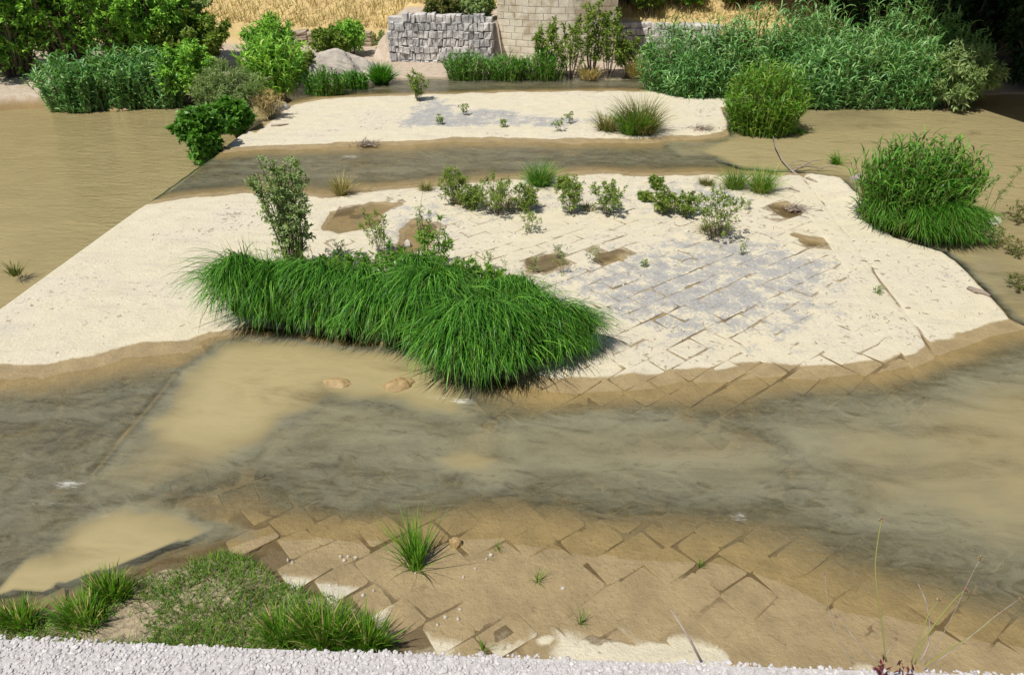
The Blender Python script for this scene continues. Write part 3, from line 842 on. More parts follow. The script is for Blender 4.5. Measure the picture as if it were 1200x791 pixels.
# parapet wall under the viewer, rough aggregate top
TOPZ = 5.15
par = empty('parapet_wall', (0, 0.736, 4.094), 'rough pale concrete parapet wall with exposed gravel along the bottom of the picture', 'wall')
par.rotation_euler.z = math.radians(2.43)
s = Soup(); box(s, (-14, -0.25, -5.4), (14, 0.245, TOPZ - 4.1 - 0.012))
link('wall_core', s.mesh('wall_core'), plain_mat('parapet concrete', (0.38, 0.36, 0.345), (0.50, 0.475, 0.46), 60, 0.95, 0.6, 0.006), par)
def pebble_cloud(soup, C, rad, flat=0.75):
    t = (1 + 5 ** .5) / 2
    I = np.array([(-1, t, 0), (1, t, 0), (-1, -t, 0), (1, -t, 0), (0, -1, t), (0, 1, t), (0, -1, -t), (0, 1, -t), (t, 0, -1), (t, 0, 1), (-t, 0, -1), (-t, 0, 1)]); I /= np.linalg.norm(I[0])
    F = np.array([(0, 11, 5), (0, 5, 1), (0, 1, 7), (0, 7, 10), (0, 10, 11), (1, 5, 9), (5, 11, 4), (11, 10, 2), (10, 7, 6), (7, 1, 8), (3, 9, 4), (3, 4, 2), (3, 2, 6), (3, 6, 8), (3, 8, 9), (4, 9, 5), (2, 4, 11), (6, 2, 10), (8, 6, 7), (9, 8, 1)])
    n = len(C); J = I[None] * R.uniform(0.72, 1.25, (n, 12, 1))
    A = np.linalg.qr(R.normal(size=(n, 3, 3)))[0]
    J = J * R.uniform(0.65, 1.2, (n, 1, 3)); J = np.einsum('nij,nkj->nki', A, J) * np.array([1, 1, flat])
    V = C[:, None] + J * np.asarray(rad).reshape(-1, 1, 1)
    soup.add(V.reshape(-1, 3), None, (F[None] + np.arange(n)[:, None, None] * 12).reshape(-1, 3))
s = Soup(); n = 52000
gx = R.uniform(-3.1, 3.1, n); gy = R.uniform(-0.06, 0.250, n) + 0.008 * fbm(gx * 6, gx * 0, 121)
gz = np.full(n, TOPZ - 4.1 - 0.012) + R.uniform(-0.002, 0.002, n)
pebble_cloud(s, np.c_[gx, gy, gz], R.uniform(0.0022, 0.0052, n) * np.where(R.uniform(size=n) < 0.04, 1.7, 1.0), 0.55)
m, nt, out = new_mat('wall aggregate'); k = NT(nt)
geo = k.n('ShaderNodeNewGeometry'); cr = k.n('ShaderNodeValToRGB'); k.l(geo.outputs['Random Per Island'], cr.inputs[0])
el = cr.color_ramp.elements; el.new(0.4); el.new(0.8)
for e_, c in zip(el, ((0.36, 0.34, 0.335), (0.46, 0.435, 0.425), (0.56, 0.54, 0.525), (0.42, 0.405, 0.40))): e_.color = (*c, 1)
b = k.n('ShaderNodeBsdfPrincipled'); b.inputs['Roughness'].default_value = 0.9; b.inputs['Specular IOR Level'].default_value = 0.2
k.l(k.mix(k.ramp(k.noise(geo.outputs['Position'], 60, 4, 0.7), 0.35, 0.7, 0, 0.35), cr.outputs[0], (0.42, 0.38, 0.36)), b.inputs['Base Color'])
k.l(k.bump(k.noise(geo.outputs['Position'], 220, 3, 0.6), 0.5, 0.003), b.inputs['Normal']); k.l(b.outputs[0], out.inputs[0])
M['gravel'] = m
o = link('aggregate', s.mesh('aggregate'), m, par); o['kind'] = 'stuff'
s = Soup(); box(s, (-14, -9, 3.7), (14, -0.1, 4.1)); structure(link('road', s.mesh('road'), M['road']))

# ------------------------------------------------------------------ rocks
def rock_mesh(name, rx, ry, rz, seed, detail=3, rough=0.35):
    import bmesh
    bm = bmesh.new(); bmesh.ops.create_icosphere(bm, subdivisions=detail, radius=1.0)
    C = np.array([v.co[:] for v in bm.verts])
    f = 1 + rough * fbm(C[:, 0] * 1.6 + 5 + C[:, 2], C[:, 1] * 1.6 - C[:, 2] * 1.3, seed, 4) - rough * 0.5 * np.abs(fbm(C[:, 0] * 3 + C[:, 2] * 2, C[:, 1] * 3 + C[:, 2], seed + 9, 5))
    for v, c, k_ in zip(bm.verts, C, f):
        v.co = (c[0] * rx * k_, c[1] * ry * k_, max(c[2], -0.45) * rz * k_)
    me = bpy.data.meshes.new(name); bm.to_mesh(me); bm.free()
    return me

def rock(label, px, py, wpx, hpx, mat='rock', seed=1, name='boulder', ratio=0.8, z=0.0, sink=0.25, detail=3, cat='rock', group=None, rot=0):
    P = G(px, py, z); w = width_m(P, wpx) / 2; h = top_height(P, py - hpx)
    o = link(name, rock_mesh(name, w, w * ratio, h / (1 - sink * 0.4), seed, detail), M[mat])
    o.location = (P[0], P[1], z + h * 0.02); o.rotation_euler.z = rot
    tag(o, label, cat, group); return o
rock('large weathered grey boulder on the far bank beyond the bright slab', 388, 93, 104, 29, 'rock', 5, ratio=0.5, z=0.0, detail=5)
rock('smaller pale boulder low at the left foot of the large boulder', 350, 107, 30, 18, 'rock', 8, ratio=0.8, detail=4)
rock('pale flat stone at the upper left corner of the second dry bar', 330, 127, 20, 7, 'pebble', 9, ratio=0.8, z=0.03)
rock('tan wet rock poking from the brown channel, right one of the pair', 468, 453, 40, 7, 'mudrock', 12, 'rock', 0.7, z=-0.03, rot=0.5)
rock('low tan wet rock at the channel edge, left one of the pair', 396, 451, 36, 5, 'mudrock', 14, 'rock', 0.6, z=-0.03)
rock('small brown mud lump against the far left river bank', 140, 129, 30, 4, 'mudrock', 15, 'mud_lump', 0.6, z=RIVZ)
rock('small greyish stone in the pool just right of the slab corner', 1005, 211, 17, 6, 'rock', 16, 'rock', 0.7, z=-0.01)
rock('pale stone at the right foot of the right-hand grass clump', 1165, 262, 16, 8, 'pebble', 17, 'rock', 0.7, z=-0.01)
rock('tan stone lying at the waterline above the near paving', 534, 638, 15, 7, 'mudrock', 18, 'rock', 0.8, z=0.01)
rock('small loose stone on the mud beside the tan puddle sapling', 478, 287, 9, 5, 'pebble', 19, 'rock', 0.8, z=0.03, detail=2)
for i, (px, py) in enumerate(((338, 657), (343, 660), (404, 657), (399, 653), (408, 653), (417, 654), (395, 686), (387, 687), (426, 698), (438, 693), (513, 733), (522, 724), (557, 667), (543, 677), (575, 651), (570, 656), (539, 715), (537, 726), (487, 672), (570, 779), (659, 690), (480, 655))):
    rock('small white pebble on the brown near paving', px, py, 4 + (i % 3), 3, 'pebble', 30 + i, 'pebble', 0.85, z=0.012, detail=1, cat='pebble', group='white pebbles on the near paving')

# ------------------------------------------------------------------ plants
def tuft(name, label, px, py, top, wpx, mat='sedge', n=500, z=0.03, lean=(0.05, 0.7), curl=(0.3, 1.2), bw=0.012, rootf=0.35, cat='grass tuft', group=None, segs=4, aspect=1.0, straw=0.0, az=None, azs=0.6):
    """one grass tussock"""
    P = G(px, py, z); h = top_height(P, top); w = width_m(P, wpx) / 2
    P = P + np.array([0, w * aspect * rootf, 0])
    t = empty(name, P, label, cat, group)
    for part, mm, cnt in (('blades', mat, int(n * (1 - straw))), ('dry_blades', 'straw', int(n * straw))):
        if cnt < 3: continue
        s = Soup(); a = R.uniform(0, 6.283, cnt); r = np.sqrt(R.uniform(0, 1, cnt))
        root = np.c_[np.cos(a) * r * w * rootf, np.sin(a) * r * w * rootf * aspect, np.zeros(cnt) - 0.02]
        hd = a + R.normal(0, 0.5, cnt)
        if az is not None: hd = np.where(R.uniform(size=cnt) < 0.7, az + R.normal(0, azs, cnt), hd)
        ln = R.uniform(*lean, cnt) * (0.35 + 0.65 * r); cu_ = R.uniform(*curl, cnt)
        L = h * R.uniform(0.35, 1.0, cnt) * (1.0 + 0.15 * cu_) * (0.7 + 0.6 * vnoise(root[:, 0] / w * 2.5 + px, root[:, 1] / w * 2.5 + py, 151))
        blades(s, root, hd, L, bw * R.uniform(0.7, 1.3, cnt), ln, cu_, segs)
        link(part, s.mesh(part), M[mm], t)
    return t

def shrub(name, label, px, py, top, wpx, mat='willow', stems=9, twigs=10, lpt=10, leaf=(0.07, 0.02), z=0.03, spread=None, cat='shrub', group=None, trunk='stems', crown='foliage', upright=0.5, thick=0.012, asp=1.0, twl=0.28, stemfrac=0.15, P=None, h=None, w=None, droop=0.25, tilt=(0, 0)):
    """woody plant: stems with side twigs and leaves along the twigs"""
    if P is None:
        P = G(px, py, z); h = top_height(P, top); w = width_m(P, wpx) / 2
    t = empty(name, P, label, cat, group)
    wood, fol = Soup(), Soup()
    A, B, C = [], [], []
    for i in range(stems):
        a = i * 2.399 + R.uniform(-0.4, 0.4); rr = math.sqrt((i + 0.5) / stems)
        reach = w * rr * R.uniform(0.75, 1.05)
        hh = h * (1.05 - 0.55 * (1 - upright) * rr ** 2 - 0.25 * rr ** 3) * R.uniform(0.82, 1.04)
        end = np.array([math.cos(a) * reach + tilt[0] * hh, math.sin(a) * reach * asp + tilt[1] * hh, hh])
        st = np.array([math.cos(a) * reach * 0.18, math.sin(a) * reach * 0.18 * asp, -0.05])
        m1 = st + (end - st) * np.array([0.3, 0.3, 0.45]) + R.normal(0, 0.03 * h, 3)
        m2 = st + (end - st) * np.array([0.68, 0.68, 0.78]) + R.normal(0, 0.03 * h, 3)
        pts = np.array([st, m1, m2, end])
        tube(wood, pts, np.array([1, 0.75, 0.5, 0.2]) * thick * (0.7 + 0.5 * h), 5)
        tt = R.uniform(stemfrac, 1.0, twigs) ** 0.8
        seg = np.clip((tt * 3).astype(int), 0, 2); f = tt * 3 - seg
        p = pts[seg] * (1 - f[:, None]) + pts[seg + 1] * f[:, None]
        dr = unit(R.normal(size=(twigs, 3)) * np.array([1, 1, 0.5]) + np.array([0, 0, 0.55]) + np.array([math.cos(a), math.sin(a), 0]) * 0.35 * rr)
        ln = (twl * h * R.uniform(0.5, 1.1, twigs) * (1.15 - 0.6 * tt) * min(1.0, 0.35 + w / max(h, 1e-3)))[:, None]
        c = p + dr * ln; b = (p + c) / 2 + R.normal(0, 0.04, (twigs, 3)) * ln
        A.append(p); B.append(b); C.append(c)
    A, B, C = np.concatenate(A), np.concatenate(B), np.concatenate(C)
    tubes_fast(wood, A, B, C, np.full(len(A), thick * 0.33 * (0.7 + 0.4 * h)), np.full(len(A), thick * 0.12))
    n = len(A) * lpt
    idx = np.repeat(np.arange(len(A)), lpt); f = R.uniform(0.12, 1.0, n)[:, None]
    pos = np.where(f < 0.5, A[idx] + (B[idx] - A[idx]) * f * 2, B[idx] + (C[idx] - B[idx]) * (f * 2 - 1))
    dirs = unit(C[idx] - A[idx]) * 0.6 + R.normal(size=(n, 3)) * 0.62 + np.array([0, 0, 0.12])
    sz = R.uniform(0.65, 1.25, n)
    leaves(fol, pos, dirs, leaf[0] * sz, leaf[1] * sz, droop=droop)
    link(trunk, wood.mesh(trunk), M['bark'], t)
    link(crown, fol.mesh(crown), M[mat], t)
    return t

def reed_bed(name, label, px, py, top, wpx, n=90, mat='reed', z=0.0, asp=0.6, cat='reeds', group=None, lf=(0.42, 0.035), nl=11, lean=0.25, plume=0.0, curl=(0.7, 1.9), dome=0.42):
    P = G(px, py, z); h = top_height(P, top); w = width_m(P, wpx) / 2
    P = P + np.array([0, w * asp * 0.8, 0]); h = h * 1.0
    t = empty(name, P, label, cat, group)
    wood, fol, pl = Soup(), Soup(), Soup()
    a = R.uniform(0, 6.283, n); r = np.sqrt(R.uniform(0, 1, n))
    root = np.c_[np.cos(a) * r * w * 0.72, np.sin(a) * r * w * asp * 0.72, np.full(n, -0.1)]
    hh = h * R.uniform(0.74, 1.04, n) * (1.06 - dome * r ** 2)
    out_ = np.c_[np.cos(a), np.sin(a) * asp, np.zeros(n)] * (r ** 1.5 * lean * hh)[:, None] + R.normal(0, 0.06, (n, 3)) * hh[:, None] * np.array([1, 1, 0])
    tipp = root + out_ + np.c_[np.zeros(n), np.zeros(n), hh]
    mid = (root + tipp) / 2 - out_ * 0.15
    tubes_fast(wood, root, mid, tipp, np.full(n, 0.011), np.full(n, 0.004))
    m_ = n * nl; idx = np.repeat(np.arange(n), nl); f = np.tile(np.linspace(0.08, 1.0, nl), n) + R.uniform(-0.04, 0.04, m_); f = np.clip(f, 0.03, 1)[:, None]
    pos = np.where(f < 0.5, root[idx] + (mid[idx] - root[idx]) * f * 2, mid[idx] + (tipp[idx] - mid[idx]) * (f * 2 - 1))
    blades(fol, pos, R.uniform(0, 6.283, m_), lf[0] * R.uniform(0.7, 1.25, m_), lf[1] * R.uniform(0.7, 1.3, m_), R.uniform(0.25, 0.9, m_), R.uniform(*curl, m_), 4)
    link('stalks', wood.mesh('stalks'), M['stalk'], t)
    link('foliage', fol.mesh('foliage'), M[mat], t)
    if plume > 0:
        k_ = max(2, int(n * plume)); sel = R.choice(n, k_, replace=False)
        m2 = k_ * 26; ii = np.repeat(sel, 26)
        blades(pl, tipp[ii] + np.c_[np.zeros((m2, 2)), R.uniform(-0.05, 0.12, m2)], R.uniform(0, 6.28, m2), R.uniform(0.06, 0.14, m2), 0.008, R.uniform(0.2, 0.9, m2), R.uniform(0.3, 1.2, m2), 2)
        link('plumes', pl.mesh('plumes'), M['flower'], t)['kind'] = 'stuff'
    return t

# big drooping sedge mass in the middle: tussocks side by side, blades combed over towards the channel
def tussock(label, px, py, wpx, hm, n, az, dpx=0.5, L=(0.48, 0.86), z=0.03, mat='sedge', bw=0.023, group='dark green sedge tussocks in the middle', curl=(1.75, 2.7)):
    P = G(px, py, z); w = width_m(P, wpx) / 2
    t = empty('sedge_tussock', P, label, 'sedge', group)
    s = Soup(); rx, ry = R.uniform(-1, 1, n), R.uniform(-1, 1, n)
    a = np.arctan2(ry, rx); r = np.maximum(np.abs(ry), np.abs(rx) ** 3)
    root = np.c_[rx * w, ry * w * dpx * np.sqrt(1 - 0.5 * rx ** 2), np.zeros(n)]
    root[:, 2] = hm * 0.58 * (1 - ry ** 2) * (1 - 0.45 * np.abs(rx) ** 4) * (0.75 + 0.4 * vnoise(root[:, 0] * 2 + P[0], root[:, 1] * 2 + P[1], 139))
    f = R.uniform(size=n)
    # lay of the blades follows tufts a hand wide
    lay = 0.8 * fbm(root[:, 0] * 3.2 + P[0], root[:, 1] * 3.2 + P[1], 131, 2)
    hd = np.where(f < 0.80, az + R.normal(0, 0.30, n) + lay, a + R.normal(0, 0.6, n))
    Ls = np.where(np.sin(hd) < -0.35, 1.0, 0.27) * R.uniform(*L, n) * hm / 0.66 * (0.72 + 0.68 * vnoise(root[:, 0] * 3.0 + P[0], root[:, 1] * 3.0 + P[1], 137))
    blades(s, root, hd, Ls, bw * R.uniform(0.6, 1.35, n), R.uniform(0.02, 0.42, n) * (0.4 + 0.6 * r), R.uniform(*curl, n), 6, R.uniform(-0.5, 0.5, n), 1.05)
    link('blades', s.mesh('blades'), M[mat], t)
    up_ = R.choice(n, n // 14, replace=False); su_ = Soup()
    blades(su_, root[up_], hd[up_], hm * R.uniform(0.5, 0.95, len(up_)), bw * 0.7, R.uniform(0.05, 0.5, len(up_)), R.uniform(0.2, 1.0, len(up_)), 4)
    link('upright_blades', su_.mesh('upright_blades'), M['brightgrass'], t)
    k_ = n // 9; s2 = Soup(); sel = R.choice(n, k_, replace=False)
    blades(s2, root[sel], hd[sel], Ls[sel] * 0.95, bw * 0.8, R.uniform(0.05, 0.5, k_), R.uniform(1.8, 2.7, k_), 5)
    link('dry_blades', s2.mesh('dry_blades'), M['drygreen'], t)
    return t
D = math.radians
tussock('leftmost rounded lobe of the big drooping dark green sedge mass', 310, 364, 60, 1.10, 4600, D(-82), 0.75)
tussock('sedge lobe right below the grey green sapling', 362, 368, 76, 1.04, 4125, D(-100), 0.7)
tussock('sedge lobe hanging over the left end of the tan channel', 420, 374, 92, 0.98, 4500, D(-92), 0.7)
tussock('sedge lobe in the centre of the long drooping mass', 492, 380, 92, 1.0, 4500, D(-88), 0.75)
tussock('large glossy sedge lobe drooping lowest to the foam in the channel', 562, 418, 100, 0.92, 5250, D(-88), 0.75)
tussock('sedge lobe right of the lowest one, beside the pale paving', 618, 406, 84, 0.80, 3800, D(-70), 0.75)
tussock('small rightmost tapering end of the sedge mass on the paving', 664, 404, 54, 0.6, 2000, D(-60), 0.8, bw=0.012)
tussock('sedge lobe at the back of the mass under the leafy weeds', 505, 350, 80, 0.8, 2600, D(-95), 0.6)
tussock('sedge lobe at the back right of the mass, brownish behind', 585, 368, 80, 0.7, 2400, D(-75), 0.6)
for lx, ly, tp, w, lab in ((430, 348, 296, 60, 'low leafy weed along the back edge of the sedge, left part'), (510, 335, 262, 52, 'leafy green weed standing above the middle of the sedge'), (548, 350, 300, 46, 'short leafy weed behind the sedge, right of the taller one'), (392, 340, 300, 50, 'leafy weed in the sedge just right of the sapling foot'), (465, 345, 288, 48, 'mid height weed behind the sedge centre left'), (610, 362, 330, 50, 'dark low weed at the back right of the sedge'), (575, 352, 312, 40, 'bristly weed behind the big glossy sedge lobe')):
    shrub('leafy_weed', lab, lx, ly, tp, w, 'brightgrass', 12, 10, 9, (0.085, 0.03), cat='weed', thick=0.006, upright=0.8, twl=0.22)
shrub('leafy_weed', 'bright lime green weed sprouting low in the front of the sedge', 550, 398, 372, 22, 'vine', 7, 6, 5, (0.07, 0.04), z=0.35, cat='weed', thick=0.004)
shrub('grey_sapling', 'tall grey green sapling rising from the left of the sedge mass', 348, 330, 184, 86, 'olive', 20, 27, 11, (0.085, 0.030), cat='sapling', thick=0.010, upright=0.85, twl=0.18, stemfrac=0.0)
shrub('grey_sapling', 'slender yellowish sapling beside the mud puddle behind the sedge', 448, 300, 246, 44, 'willow', 7, 12, 8, (0.075, 0.022), cat='sapling', thick=0.007, upright=0.8, tilt=(-0.15, 0))
shrub('grey_sapling', 'slender grey sapling with sparse leaves right of the mud puddle', 497, 318, 232, 26, 'olive', 4, 14, 7, (0.07, 0.018), cat='sapling', thick=0.007, upright=0.95, twl=0.15)
shrub('leafy_weed', 'low grey weed at the left edge of the mud puddle', 398, 304, 284, 36, 'olive', 8, 7, 6, (0.05, 0.018), cat='weed', thick=0.004)

# right-hand clump at the slab edge
tussock('skirt of hanging grass at the foot of the right-hand clump, left half', 1050, 262, 74, 0.72, 3000, D(-105), 0.75, L=(0.5, 0.85), z=0.0, mat='lush', group='grass skirt of the right-hand clump')
tussock('skirt of hanging grass at the foot of the right-hand clump, right half', 1098, 278, 70, 0.8, 3400, D(-95), 0.7, L=(0.5, 0.85), z=-0.05, mat='lush', group='grass skirt of the right-hand clump')
reed_bed('leafy_reed', 'bushy bright green leafy top of the right-hand clump by the slab edge', 1078, 284, 172, 150, 560, 'lush', -0.05, 0.7, 'reeds', None, (0.26, 0.036), 15, 0.30)
shrub('grey_sapling', 'thin sprig leaning out right from the right-hand clump', 1150, 262, 196, 30, 'olive', 3, 12, 6, (0.09, 0.02), cat='sapling', thick=0.006, tilt=(0.25, 0), upright=0.9, z=-0.05)
for px, py, tp, w, lab in ((1190, 262, 236, 30, 'sparse reed sprig in the pool at the right picture edge'), (1165, 288, 268, 40, 'low weeds in the mud right of the right-hand clump'), (1192, 340, 322, 40, 'low dark weed on the wet mud at the right picture edge'), (1188, 300, 282, 36, 'low brownish weed between the mud bar and the right picture edge')):
    shrub('mud_weed', lab, px, py, tp, w, 'drygreen', 9, 7, 6, (0.07, 0.02), cat='weed', thick=0.004, z=-0.02, upright=0.3)

# island tufts and weeds
tuft('grass_tuft', 'round dark green tuft alone at the top shore of the island', 632, 220, 181, 50, 'sedge', 900, lean=(0.1, 1.0), curl=(0.3, 1.1), straw=0.08)
tuft('grass_tuft', 'round straw yellow tuft right of the grey sapling at the water', 399, 230, 203, 32, 'drygreen', 420, lean=(0.1, 0.9), straw=0.55)
tuft('grass_tuft', 'small flat brownish tuft at the water, left of the willows', 498, 225, 212, 27, 'drygreen', 260, lean=(0.2, 1.0), straw=0.3)
for px, py, tp, w, lab in ((532, 240, 192, 34, 'leftmost and tallest willow shrub of the island row'), (553, 246, 214, 36, 'second willow shrub of the island row, right of the tallest'), (582, 252, 206, 50, 'broad willow shrub in the middle of the island row'), (616, 248, 218, 34, 'rightmost small willow of the island row, below the round tuft')):
    shrub('willow_shrub', lab, px, py, tp, w * 1.1, 'willow', 13, 13, 9, (0.080, 0.022), cat='shrub', group='willow shrubs on the island', thick=0.008, upright=0.6)
shrub('leafy_weed', 'yellowish weed on the pale silt below the willow row', 620, 273, 246, 30, 'willow', 9, 7, 6, (0.06, 0.018), cat='weed', thick=0.004, upright=0.8)
for px, py, tp, w, lab in ((548, 244, 222, 44, 'dry green grass at the feet of the left willows'), (596, 250, 224, 50, 'dry green grass at the feet of the broad willow'), (786, 250, 236, 50, 'dry low grass under the leaning weeds'), (690, 249, 240, 30, 'thin dry grass between the two open weeds'), (838, 279, 258, 50, 'dry grass around the foot of the biggest island weed')):
    tuft('weed_grass', lab, px, py, tp, w, 'drygreen', 220, lean=(0.2, 1.0), straw=0.3, cat='grass', rootf=0.6)
for px, py, tp, w, lab in ((668, 251, 206, 36, 'open leafy weed right of the willow row'), (711, 252, 214, 46, 'leafy weed with upright stems, second right of the willow row'), (660, 222, 208, 16, 'tiny weed touching the round tuft on its right'), (776, 252, 222, 34, 'thin leafy weed left of the biggest island weed'), (802, 254, 228, 38, 'leafy weed leaning against the biggest island weed'),
                           (836, 281, 222, 62, 'biggest leafy weed in the right half of the island'), (768, 222, 208, 22, 'small weed near the top shore, right of the centre'), (755, 236, 226, 22, 'flat little weed above the thin leafy weed')):
    shrub('leafy_weed', lab, px, py, tp, w * 1.1, 'willow', 12, 12, 10, (0.070, 0.028), cat='weed', group='leafy weeds on the island', thick=0.005, upright=0.75)
for px, py, tp, w, n, lab in ((892, 228, 190, 44, 700, 'thick end of the flat grass patch beside the slab seam'), (862, 224, 196, 44, 500, 'middle of the flat grass patch at the island top shore'), (828, 219, 204, 34, 260, 'thin left end of the flat grass patch at the island top shore')):
    tuft('grass_tuft', lab, px, py, tp, w, 'drygreen' if n < 300 else 'brightgrass', n, lean=(0.1, 0.9), curl=(0.3, 1.2), group='flat grass patch', straw=0.15)
for px, py, tp, w, lab in ((660, 322, 290, 26, 'dark small tuft at the right rim of the little puddle'), (696, 310, 284, 18, 'thin grey weed right of the little puddle'), (655, 302, 286, 14, 'thin sprig just above the little puddle'), (755, 314, 304, 10, 'tiny green sprig alone on grey paving'), (1030, 345, 336, 16, 'small green sprig in the slab seam'),
                           (870, 300, 280, 14, 'pale seedling right of the biggest island weed'), (590, 330, 306, 14, 'dark sprig behind the right of the sedge'), (612, 345, 318, 14, 'dry sprig on the paving behind the sedge'), (573, 318, 294, 16, 'dry sprig behind the middle of the sedge'), (626, 320, 300, 12, 'thin sprig left of the little puddle'), (876, 247, 234, 12, 'thin seedling above the pale silt near the seam')):
    shrub('sprig', lab, px, py, tp, w, 'olive', 5, 5, 5, (0.05, 0.016), cat='weed', thick=0.003, upright=0.8)
# weeds in the seam and joints
for i, (px, py, w) in enumerate(((955, 256, 10), (968, 272, 9), (985, 293, 10), (1000, 318, 10), (1018, 350, 9), (1028, 375, 10), (1045, 372, 7), (1060, 392, 8), (945, 272, 12), (960, 290, 12), (935, 262, 10), (955, 352, 8), (945, 368, 9))):
    tuft('joint_weed', 'tiny brownish weed growing in the paving joints of the slab seam', px, py, py - 5, w, 'drygreen', 40, lean=(0.3, 1.2), bw=0.008, cat='weed', group='joint weeds along the slab seam', segs=3, straw=0.4)

# second bar
tuft('grass_tuft', 'wide bushy green sedge on the right of the second bar', 752, 160, 114, 80, 'drygreen', 900, lean=(0.1, 0.9), straw=0.08, bw=0.02)
tuft('grass_tuft', 'low left half of the bushy sedge on the second bar', 712, 156, 128, 48, 'drygreen', 450, lean=(0.15, 1.0), straw=0.25, bw=0.018)
tuft('grass_tuft', 'bright green core of the bushy sedge on the second bar', 740, 160, 118, 60, 'brightgrass', 700, lean=(0.1, 0.8), bw=0.018)
shrub('willow_shrub', 'small willow shrub at the upper left of the second bar', 490, 119, 84, 26, 'willow', 9, 10, 8, (0.12, 0.035), cat='shrub', thick=0.008, upright=0.6)
for px, py, tp, w, lab in ((545, 136, 121, 14, 'left thin weed on the second bar'), (516, 147, 136, 9, 'tiny weed on grey concrete of the second bar'), (590, 150, 140, 10, 'thin weed in the middle of the second bar'), (655, 155, 140, 18, 'leafy seedling left of the bushy sedge'), (667, 146, 130, 12, 'upright seedling left of the bushy sedge')):
    shrub('sprig', lab, px, py, tp, w, 'willow', 5, 6, 5, (0.08, 0.026), cat='weed', thick=0.004, upright=0.85)

# far left bank trees
far_trees = [((30, 120, -70, 150), 'dark', 'leftmost dense tree above the pinkish gravel bank'), ((95, 112, -90, 160), 'dark', 'dense dark tree behind the low blue green bushes, left one'), ((160, 108, -80, 150), 'dark', 'dense dark tree in the middle of the left bank thicket'),
             ((215, 104, -40, 110), 'olive', 'greyish tree at the back right of the left bank thicket'), ((240, 112, 18, 90), 'willow', 'mid green rounded tree at the right end of the thicket'), ((200, 112, -30, 120), 'dark', 'dark tree between the greyish tree and the blue green bushes'), ((-40, 118, -70, 140), 'dark', 'tree cut by the left picture edge')]
for (px, py, tp, w), mt, lab in far_trees:
    P = G(px, py, 0.0) * np.array([1.16, 1.16, 0]); h = top_height(P, tp); ww = width_m(P, w) / 2
    shrub('tree', lab, 0, 0, 0, 0, mt, 30, 38, 15, (0.20, 0.085), cat='tree', group='trees of the left bank thicket', trunk='trunk', crown='crown', P=P, h=h, w=ww, thick=0.020, upright=0.75, twl=0.20, stemfrac=0.03)
for px, py, tp, w, lab in ((78, 134, 66, 80, 'leftmost blue green bush overhanging the muddy river'), (128, 131, 58, 84, 'blue green bush overhanging the river, second from the left'), (178, 129, 58, 80, 'blue green bush overhanging the river, third from the left')):
    reed_bed('river_reed', lab, px, py, tp, w, 150, 'reed', RIVZ, 0.5, 'reeds', 'blue green bushes at the left river bank', (0.30, 0.065), 18, 0.35)
shrub('tree', 'rounded green bush between the thicket and the grey willow', 225, 117, 52, 74, 'dark', 22, 26, 13, (0.19, 0.075), cat='tree', trunk='trunk', crown='crown', thick=0.015, upright=0.5, z=-0.3)
reed_bed('bush', 'upright fresh green bush in front of the low brown wall', 318, 112, 40, 84, 170, 'dark', 0.0, 0.5, 'bush', None, (0.34, 0.07), 13, 0.3)
shrub('bush', 'small leafy bush left of the large boulder', 356, 96, 58, 38, 'willow', 12, 16, 11, (0.17, 0.05), cat='bush', thick=0.010, upright=0.6)
shrub('grey_willow', 'airy grey willow above the bright broad leaved bush', 276, 150, 78, 86, 'olive', 26, 30, 12, (0.17, 0.026), cat='willow', thick=0.012, upright=0.7, z=-0.3, stemfrac=0.1)
shrub('dry_brush', 'pale dry brush between the grey willow and the bar', 318, 140, 108, 40, 'straw', 16, 14, 7, (0.14, 0.018), cat='brush', thick=0.007, upright=0.7, z=0.0)
shrub('broadleaf_bush', 'bright broad leaved bush overhanging the weir edge', 244, 186, 128, 60, 'vine', 20, 22, 12, (0.17, 0.15), cat='bush', thick=0.012, upright=0.5, z=-0.3, stemfrac=0.05)
shrub('broadleaf_bush', 'right-hand dark half of the bright broad leaved bush', 280, 160, 116, 48, 'vine', 16, 20, 11, (0.16, 0.14), cat='bush', thick=0.012, upright=0.5, z=-0.2, stemfrac=0.05)
tuft('edge_grass', 'small green weeds growing on the weir edge at the left picture border', 14, 324, 306, 34, 'drygreen', 80, lean=(0.2, 1.0), z=-0.3, bw=0.02)

# far bank, centre
for px, py, tp, w, lab in ((378, 113, 80, 60, 'dark green low bush in front of the boulder, left one'), (412, 106, 84, 48, 'dark green low bush in front of the boulder, right one')):
    reed_bed('bush', lab, px, py, tp, w, 150, 'sedge', 0.0, 0.5, 'bush', 'low bushes in front of the boulder', (0.22, 0.035), 10, 0.3)
tuft('round_bush', 'small round bright green bush right of the boulder', 446, 99, 70, 36, 'sedge', 900, lean=(0.1, 1.1), curl=(0.2, 0.9), bw=0.035, z=0.0, cat='bush')
shrub('bush', 'bluish green bush on the slope above the boulder', 412, 66, 26, 50, 'dark', 16, 20, 12, (0.20, 0.06), cat='bush', thick=0.012, upright=0.5)
shrub('bush', 'faint grey bush on the slope left of the grey rubble wall', 448, 62, 36, 18, 'olive', 8, 10, 8, (0.14, 0.04), cat='bush', thick=0.008)
for px, py, tp, w, lab in ((545, 96, 62, 62, 'low lush bank grass left of the pier, leftmost'), (592, 96, 66, 60, 'low lush bank grass left of the pier, second'), (636, 96, 62, 62, 'low lush bank grass in front of the pier, rightmost')):
    reed_bed('bank_grass', lab, px, py, tp, w, 230, 'sedge', 0.0, 0.55, 'grass', 'lush bank grass in front of the pier', (0.30, 0.03), 8, 0.45)
